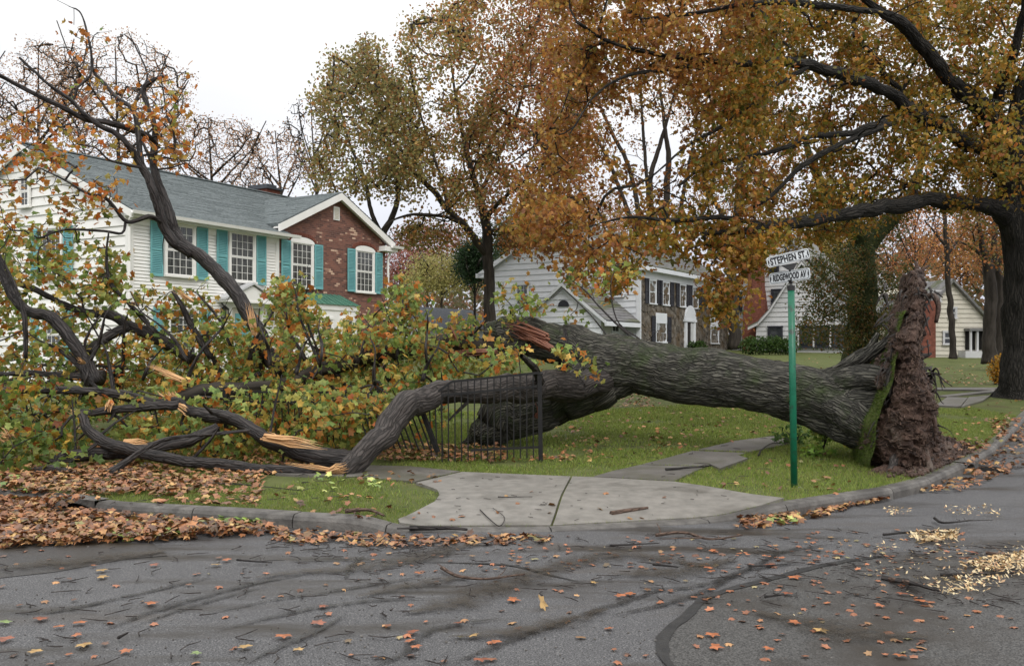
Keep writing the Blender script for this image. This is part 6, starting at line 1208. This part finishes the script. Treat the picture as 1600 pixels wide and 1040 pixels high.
# ================= ground cover =================
def rpt(n, poly, r, z=0.0):
    q = poly_sample(poly, n, r); w = np.array([G(a, b) for a, b in q]); w[:, 2] += z
    for a_, b_ in inl:
        c_ = kpt((a_+b_)/2); near = (np.abs(w[:, 0]-c_[0]) < (b_-a_)*.5) & (w[:, 1] < c_[1]+.3) & (w[:, 1] > c_[1]-.28) & (r.random(len(w)) < .93); w[near, 1] -= .42
    return w
# grass blades: one even carpet over the nearer lawn
r = np.random.default_rng(8); n = 340000
x = r.uniform(-7, 10.5, n); d = .18+r.random(n)**1.15*11.5; y = yk(x)+d
k = ~on_slab(x, y) & (np.abs(x) < .62*y) ; x, y = x[k], y[k]; d = d[k]
dens = fbm(np.column_stack([x*1.1, y*1.1, x*0]), 3); k = dens+r.random(len(x))*.25 > .50; x, y, d, dens = x[k], y[k], d[k], dens[k]
n = len(x); z = T(x, y)-.012; p = np.column_stack([x, y, z]); h = r.uniform(.02, .05, n)*(1+.035*d)
t = np.column_stack([r.normal(0, .5, n), r.normal(0, .5, n), np.ones(n)])*h[:, None]; sd = unit(np.column_stack([r.normal(size=n), r.normal(size=n), np.zeros(n)]))*(.0032+.0005*d)[:, None]
c = pal([(4, (128, 145, 64)), (3, (108, 130, 54)), (1.8, (152, 156, 92)), (1, (140, 130, 78)), (.6, (70, 92, 40))], n, r)
c *= (.75+.5*fbm(np.column_stack([x*.5, y*.5, x*0+3]), 3))[:, None]
tag(mk('grass', np.stack([p-sd, p+sd, p+t], 1).reshape(-1, 3), [np.arange(n*3).reshape(-1, 3)], M['leaf'], attrs={'col': ('FACE', c)}), kind='stuff')
# leaf litter
LP_ = [(4, (152, 100, 62)), (3, (124, 80, 52)), (2, (172, 130, 84)), (3, (88, 62, 46)), (1, (180, 146, 90)), (.5, (124, 120, 70))]
def litter(name, spots, size, seed, kind='maple_lo', z=.02, flat=.35, cols=LP_):
    r = np.random.default_rng(seed); pp = []
    for poly, n, hh in spots:
        w = rpt(n, poly, r); w[:, 2] += z+r.random(n)*hh; pp.append(w)
    p = np.vstack(pp); return leaves(name, p, size, pal(cols, len(p), r, .35), kind, M['litter'], flat=flat, seed=seed)
litter('leaf_litter', [
 ([(-60, 770), (70, 770), (90, 800), (300, 822), (420, 828), (430, 835), (240, 848), (120, 852), (-60, 860)], 3300, .08), ([(-60, 740), (240, 730), (230, 770), (130, 780), (-60, 775)], 1700, .07),
 ([(200, 690), (420, 700), (560, 700), (500, 730), (240, 780), (180, 760)], 1500, .04), ([(0, 700), (200, 690), (200, 740), (0, 760)], 900, .06), ([(250, 740), (420, 745), (400, 790), (240, 790)], 300, .015),
 ([(420, 825), (600, 838), (860, 838), (860, 850), (600, 856), (430, 848)], 300, .012), ([(590, 690), (790, 700), (790, 722), (590, 722)], 620, .05),
 ([(1150, 812), (1240, 800), (1380, 772), (1390, 780), (1240, 820), (1150, 828)], 210, .03), ([(1430, 770), (1500, 745), (1560, 700), (1600, 690), (1600, 730), (1500, 770)], 210, .04),
 ([(1440, 680), (1545, 690), (1540, 715), (1430, 735)], 240, .08), ([(900, 615), (1000, 613), (1040, 635), (900, 640)], 300, .02), ([(880, 620), (1200, 640), (1220, 680), (900, 730), (860, 700)], 330, .015),
 ([(560, 735), (700, 740), (690, 760), (560, 760)], 26, .01), ([(1250, 700), (1400, 730), (1300, 780), (1060, 755)], 36, .01), ([(1540, 655), (1600, 655), (1600, 690), (1560, 690)], 180, .04), ([(1460, 575), (1600, 560), (1600, 600), (1470, 605)], 260, .02), ([(1470, 640), (1600, 620), (1600, 690), (1480, 680)], 60, .01),
 ([(430, 760), (560, 770), (650, 790), (560, 815), (430, 800)], 40, .012), ([(800, 712), (900, 712), (900, 722), (800, 722)], 40, .03), ([(640, 760), (1100, 770), (1050, 812), (640, 820)], 16, .008), ([(1000, 560), (1460, 555), (1460, 640), (1000, 600)], 300, .02), ([(-60, 560), (600, 560), (600, 700), (-60, 700)], 700, .03)], .112, 3)
litter('green_leaf_litter', [([(440, 742), (560, 735), (600, 760), (450, 780)], 22, .02), ([(160, 820), (280, 815), (300, 840), (170, 850)], 50, .05), ([(340, 800), (420, 805), (410, 825), (350, 825)], 34, .05), ([(-40, 740), (60, 735), (90, 770), (-40, 780)], 60, .08), ([(1200, 806), (1240, 800), (1240, 820), (1200, 822)], 22, .02)], .14, 4, cols=[(3, (140, 158, 80)), (2, (110, 136, 62)), (1, (176, 178, 100))])
litter('road_leaf_litter', [([(0, 860), (1600, 830), (1600, 1040), (0, 1040)], 130, .004), ([(380, 850), (1500, 825), (1560, 880), (600, 900)], 200, .006), ([(1000, 860), (1350, 850), (1600, 960), (1400, 1040), (1000, 940)], 130, .004)], .075, 5, z=.012, flat=.10, cols=[(4, (156, 98, 66)), (3, (130, 84, 60)), (1.5, (172, 132, 88)), (1.6, (98, 70, 54)), (.7, (134, 128, 90))])
# single leaves lying on the road, nearest first
r = np.random.default_rng(12); kinds = []
for k, (lab, rgb) in enumerate((('flattened orange maple leaf on the wet road', (172, 102, 62)), ('flattened rust brown maple leaf on the wet road', (138, 80, 56)), ('flattened tan yellow maple leaf on the wet road', (176, 142, 88)), ('faded green maple leaf on the wet road', (120, 140, 84)))):
    TV, TF = LT['maple']; V_ = TV.copy(); V_[:, 2] *= .25
    o = mk('fallen_leaf', V_*.13, [TF], M['litter'], attrs={'col': ('FACE', np.repeat(np.array([lin(*rgb)]), len(TF), 0)*r.uniform(.8, 1.15, (len(TF), 1)))}); tag(o, lab, 'leaf', lab.split(' maple')[0].replace('flattened ', '')+' leaves scattered on the road'); kinds.append(o)
q = poly_sample([(0, 880), (1600, 850), (1600, 1035), (0, 1035)], 52, r); first = [True]*4
for a, b in q:
    k = int(r.choice(4, p=[.5, .28, .16, .06])); o = kinds[k] if first[k] else kinds[k].copy()
    if not first[k]: COL.objects.link(o)
    first[k] = False; g = G(a, b); o.location = (g[0], g[1], g[2]+.022); o.rotation_euler = (r.normal(0, .06), r.normal(0, .06), r.uniform(0, 6.28)); o.scale = (r.uniform(.6, 1.05),)*3
    zn = 'on the coarse dark patch' if (a > 1050 and b > 930) else 'near the sawdust' if a > 1300 else 'between the tyre tracks at right' if a > 900 else 'in front of the pale apron' if (a > 560 and b < 930) else 'in the middle of the near road' if a > 500 else 'near the leaf filled gutter' if b < 930 else 'on the near left road'
    cn = ['orange', 'rust brown', 'tan yellow', 'faded green'][k]; o['label'] = f'flattened {cn} maple leaf lying {zn}'; o['group'] = f'{cn} leaves lying {zn}'
g = G(846, 952); o = kinds[2].copy(); COL.objects.link(o); o.location = (g[0], g[1], g[2]+.05); o.rotation_euler = (.9, .5, .7); o.scale = (1.15,)*3; o['label'] = 'upright curled golden leaf standing alone mid road'; del o['group']
# twigs and sticks
def stick(px, w, label, m='bark', z=.02, name='stick', sides=6, cat='stick', group=None, forks=0):
    p = np.array([G(a, b) for a, b in px]); p[:, 2] += w+z; base = p.mean(0); pp, q = resample(p, np.full(len(p), w), .05); pp[:, 2] += (fbm(pp*3, 2)-.5)*w*1.5; q = q*np.linspace(1.0, .45, len(q))
    V_, Q_, bc, caps = tube(pp-base, q, sides); V_l, Q_l = [V_], [Q_]; nb = len(V_); bcs = [bc]
    rr_ = np.random.default_rng(int(px[0][0])+int(px[0][1]))
    for k in range(forks):
        i = rr_.integers(1, len(pp)-1); e = pp[i]+np.array([rr_.normal()*.16, rr_.normal()*.16, .02]); v2, q2, b2, _ = tube(np.array([pp[i]-base, (pp[i]+e)/2-base+[.01, .01, 0], e-base]), [q[i]*.6, q[i]*.45, q[i]*.25], 4); V_l.append(v2); Q_l.append(q2+nb); nb += len(v2); bcs.append(b2)
    o = mk(name, np.vstack(V_l), [np.vstack(Q_l)]+[np.array([c]) for c in caps], M[m], None, True, {'bc': ('POINT', np.vstack(bcs))}, loc=tuple(base)); return tag(o, label, cat, group)
stick([(955, 805), (1012, 796)], .028, 'short sawn log lying on the pale concrete apron', 'bark_red', .0, 'log', 14, 'log')
stick([(640, 829), (672, 832), (700, 832), (730, 834)], .026, 'dark rotten stick lying along the front edge of the apron', forks=1)
stick([(1040, 737), (1100, 733), (1110, 730)], .018, 'small stick on the grass edge by the right hand path', forks=2)
stick([(690, 893), (715, 905), (760, 911), (820, 903)], .014, 'bent forked twig on the road below the apron', 'bark_red', forks=2)
stick([(1025, 842), (1070, 838), (1110, 848), (1160, 841)], .016, 'reddish bark covered stick right of the apron on the road', 'bark_red', forks=3)
stick([(953, 857), (1030, 853)], .009, 'straight thin twig on the road in front of the apron joint'); stick([(1020, 888), (1060, 892)], .012, 'short dark twig beside the brown road stain', forks=1)
stick([(750, 800), (762, 812), (780, 826), (788, 812), (770, 797)], .006, 'looped thin twig on the left half of the apron', forks=1); stick([(778, 780), (832, 780)], .007, 'fine straight twig in the middle of the apron')
stick([(1185, 715), (1190, 706), (1205, 696), (1232, 694)], .014, 'curved branch lying over the cracked path near the sign', forks=1); stick([(1195, 940), (1225, 936)], .01, 'dark twig on the coarse patched asphalt', forks=2)
stick([(540, 805), (575, 803), (600, 812)], .022, 'peeling bark strip on the grass corner beside the kerb', 'bark_red', forks=1); stick([(330, 757), (400, 762), (470, 770)], .008, 'thin twig across the left grass strip', forks=2)
stick([(1380, 840), (1440, 836), (1500, 838)], .012, 'long thin twig near the upper wood chip patch', forks=2); stick([(1460, 815), (1475, 822), (1520, 818)], .014, 'crooked dark twig near the right gutter', forks=3); stick([(1540, 870), (1585, 874)], .014, 'reddish stick beside the upper wood chips', 'bark_red', forks=1)
stick([(1470, 905), (1600, 900)], .012, 'long thin stick crossing the sawdust at right', forks=3); stick([(370, 880), (425, 884)], .009, 'fine dark twig on the left part of the road', forks=2); stick([(185, 1004), (200, 996)], .01, 'tiny dark twig on the near left road'); stick([(1170, 890), (1230, 886)], .008, 'fine twig between the tyre tracks', forks=1)
for k in range(5):
    a = 1378+k*11; b = 906+k*4; stick([(a, b), (a+45, b+7+k*1.5)], .022-.002*k, ['broken bark slab at the left tip of the splinter pile', 'second bark slab in the splinter pile by the sawdust', 'middle bark slab in the splinter pile by the sawdust', 'thin bark slab overlapping the splinter pile', 'bark slab at the right end of the splinter pile'][k], 'bark_red' if k % 2 else 'bark_brown', .01*k, 'bark_piece', 6, 'bark')
# many small twigs, uncountable
r = np.random.default_rng(31); J = MB(); bcs = []
for poly, n in (([(380, 850), (900, 838), (1500, 820), (1600, 860), (1500, 960), (600, 930)], 210), ([(0, 840), (600, 830), (700, 1040), (0, 1040)], 110), ([(1300, 870), (1600, 850), (1600, 960), (1300, 940)], 120), ([(420, 830), (700, 838), (700, 870), (420, 860)], 120), ([(900, 640), (1240, 660), (1380, 740), (1100, 760), (850, 730)], 60), ([(0, 700), (560, 700), (560, 790), (0, 790)], 160)):
    for a, b in poly_sample(poly, n, r):
        g = G(a, b); an_ = r.uniform(0, math.pi); L = r.uniform(.04, .2); dv_ = np.array([math.cos(an_), math.sin(an_), 0])*L; k_ = r.normal(size=3)*.02; k_[2] = 0
        V_, Q_, bc, _ = tube(np.array([g-dv_/2, g+k_, g+dv_/2])+[0, 0, .018], [.004, .0045, .002], 3); J.add(V_, quads=Q_); bcs.append(bc)
for a, b in poly_sample([(640, 750), (900, 745), (1200, 775), (1100, 812), (620, 822)], 46, r):
    g = G(a, b); an_ = r.uniform(0, math.pi); L = r.uniform(.02, .09); dv_ = np.array([math.cos(an_), math.sin(an_), 0])*L
    V_, Q_, bc, _ = tube(np.array([g-dv_/2, g+dv_*.1, g+dv_/2])+[0, 0, .022], [.003, .0035, .002], 3); J.add(V_, quads=Q_); bcs.append(bc)
o = mk('twig_litter', np.vstack(J.V), J.Q, M['bark'], attrs={'bc': ('POINT', np.vstack(bcs))}); o['kind'] = 'stuff'
# wood chips
def chips(poly, n, seed, s=.03):
    n = int(n*.65)
    r = np.random.default_rng(seed); w = rpt(n, poly, r); c_ = np.array(poly).mean(0)
    nn = unit(r.normal(size=(n, 3))*[.5, .5, .1]+[0, 0, 1]); t = unit(r.normal(size=(n, 3))); b = unit(np.cross(nn, t)); t = np.cross(b, nn); sz = s*r.uniform(.4, 1.4, (n, 1)); w[:, 2] += .02+r.random(n)*.025
    V_ = np.stack([w-t*sz, w+b*sz*.35, w+t*sz, w-b*sz*.35], 1).reshape(-1, 3); return V_, r
VV = []
for poly, n, s in (([(1412, 838), (1450, 832), (1500, 832), (1495, 846), (1440, 852)], 520, .028), ([(1500, 884), (1560, 872), (1610, 866), (1610, 892), (1550, 896)], 900, .022), ([(1500, 880), (1600, 900), (1540, 930), (1490, 918)], 330, .02), ([(1370, 850), (1600, 850), (1600, 880), (1450, 900), (1330, 920)], 260, .016), ([(1480, 790), (1570, 795), (1560, 812), (1470, 806)], 150, .02), ([(1380, 795), (1425, 798), (1420, 808), (1385, 806)], 90, .02), ([(1420, 905), (1500, 905), (1550, 925), (1480, 935)], 220, .02), ([(900, 850), (1500, 850), (1500, 1000), (900, 1000)], 60, .01)):
    v, _ = chips(poly, n, n, s); VV.append(v)
V_ = np.vstack(VV); n = len(V_)//4; r = np.random.default_rng(2)
tag(mk('wood_chips', V_, [np.arange(n*4).reshape(-1, 4)], M['litter'], attrs={'col': ('FACE', pal([(4, (212, 192, 150)), (2, (190, 158, 110)), (1.5, (150, 108, 74))], n, r))}), kind='stuff')
# small pebbles and white specks
n = 500; q = poly_sample([(0, 850), (1600, 830), (1600, 1040), (0, 1040)], n, r); J = MB()
for a, b in q:
    g = G(a, b); J.add(iv_*r.uniform(.003, .009)*r.uniform(.6, 1.3, 3)+g+[0, 0, .004], tris=if_)
tag(J.build('grit', M['kerb']), kind='stuff')
# ---------------- leafy shoots by the stump ----------------
def shoot(label, base_px, pts, n, seed, cols, rad=.13, size=.11):
    r = np.random.default_rng(seed); b = G(*base_px); root = empty('leafy_shoot', tuple(b), label=label, cat='sapling'); t = MB(); bcs = []; ends = []
    for (px, py, dY) in pts:
        e = P(px, py, b[1]+dY)-b; V_, Q_, bc, _ = tube(np.array([(0, 0, 0), e*.5+np.array([.03, 0, .05]), e]), [.012, .008, .004], 5); t.add(V_, quads=Q_); bcs.append(bc); ends += [e, e*.75+r.normal(size=3)*.04, e*.55+r.normal(size=3)*.05]
    o = mk('stems', np.vstack(t.V), t.Q, M['bark_brown'], root, attrs={'bc': ('POINT', np.vstack(bcs))}); ends = np.array(ends); p = np.repeat(ends, n, 0)+unit(r.normal(size=(len(ends)*n, 3)))*(r.random((len(ends)*n, 1))**.6)*rad
    p[:, 2] = np.maximum(p[:, 2], .02); leaves('foliage', p, size, pal(cols, len(p), r), 'maple', M['leaf'], root, seed=seed)
YG = [(3, (120, 152, 62)), (2, (148, 172, 78)), (1, (92, 124, 52)), (.6, (180, 176, 80))]
shoot('bright green leafy sprout standing against the trunk base', (1285, 705), [(1283, 645, 0), (1292, 632, .1), (1300, 650, 0), (1275, 662, 0), (1290, 670, -.1), (1305, 640, .2)], 9, 1, YG)
shoot('dark leafy sprout just behind the green sign pole', (1238, 694), [(1225, 672, 0), (1245, 664, .2), (1262, 676, 0), (1215, 684, .1), (1250, 680, 0)], 8, 2, [(3, (70, 96, 50)), (2, (96, 124, 62))])
shoot('low yellow green sprout on the grass at the sod edge', (1275, 712), [(1268, 700, 0), (1285, 698, 0), (1262, 706, -.1)], 8, 3, YG); shoot('small leafy sprout at the foot of the sod', (1330, 700), [(1325, 690, 0), (1338, 684, .1), (1345, 694, 0)], 8, 4, [(2, (160, 150, 66)), (2, (120, 130, 60)), (1, (170, 110, 60))])
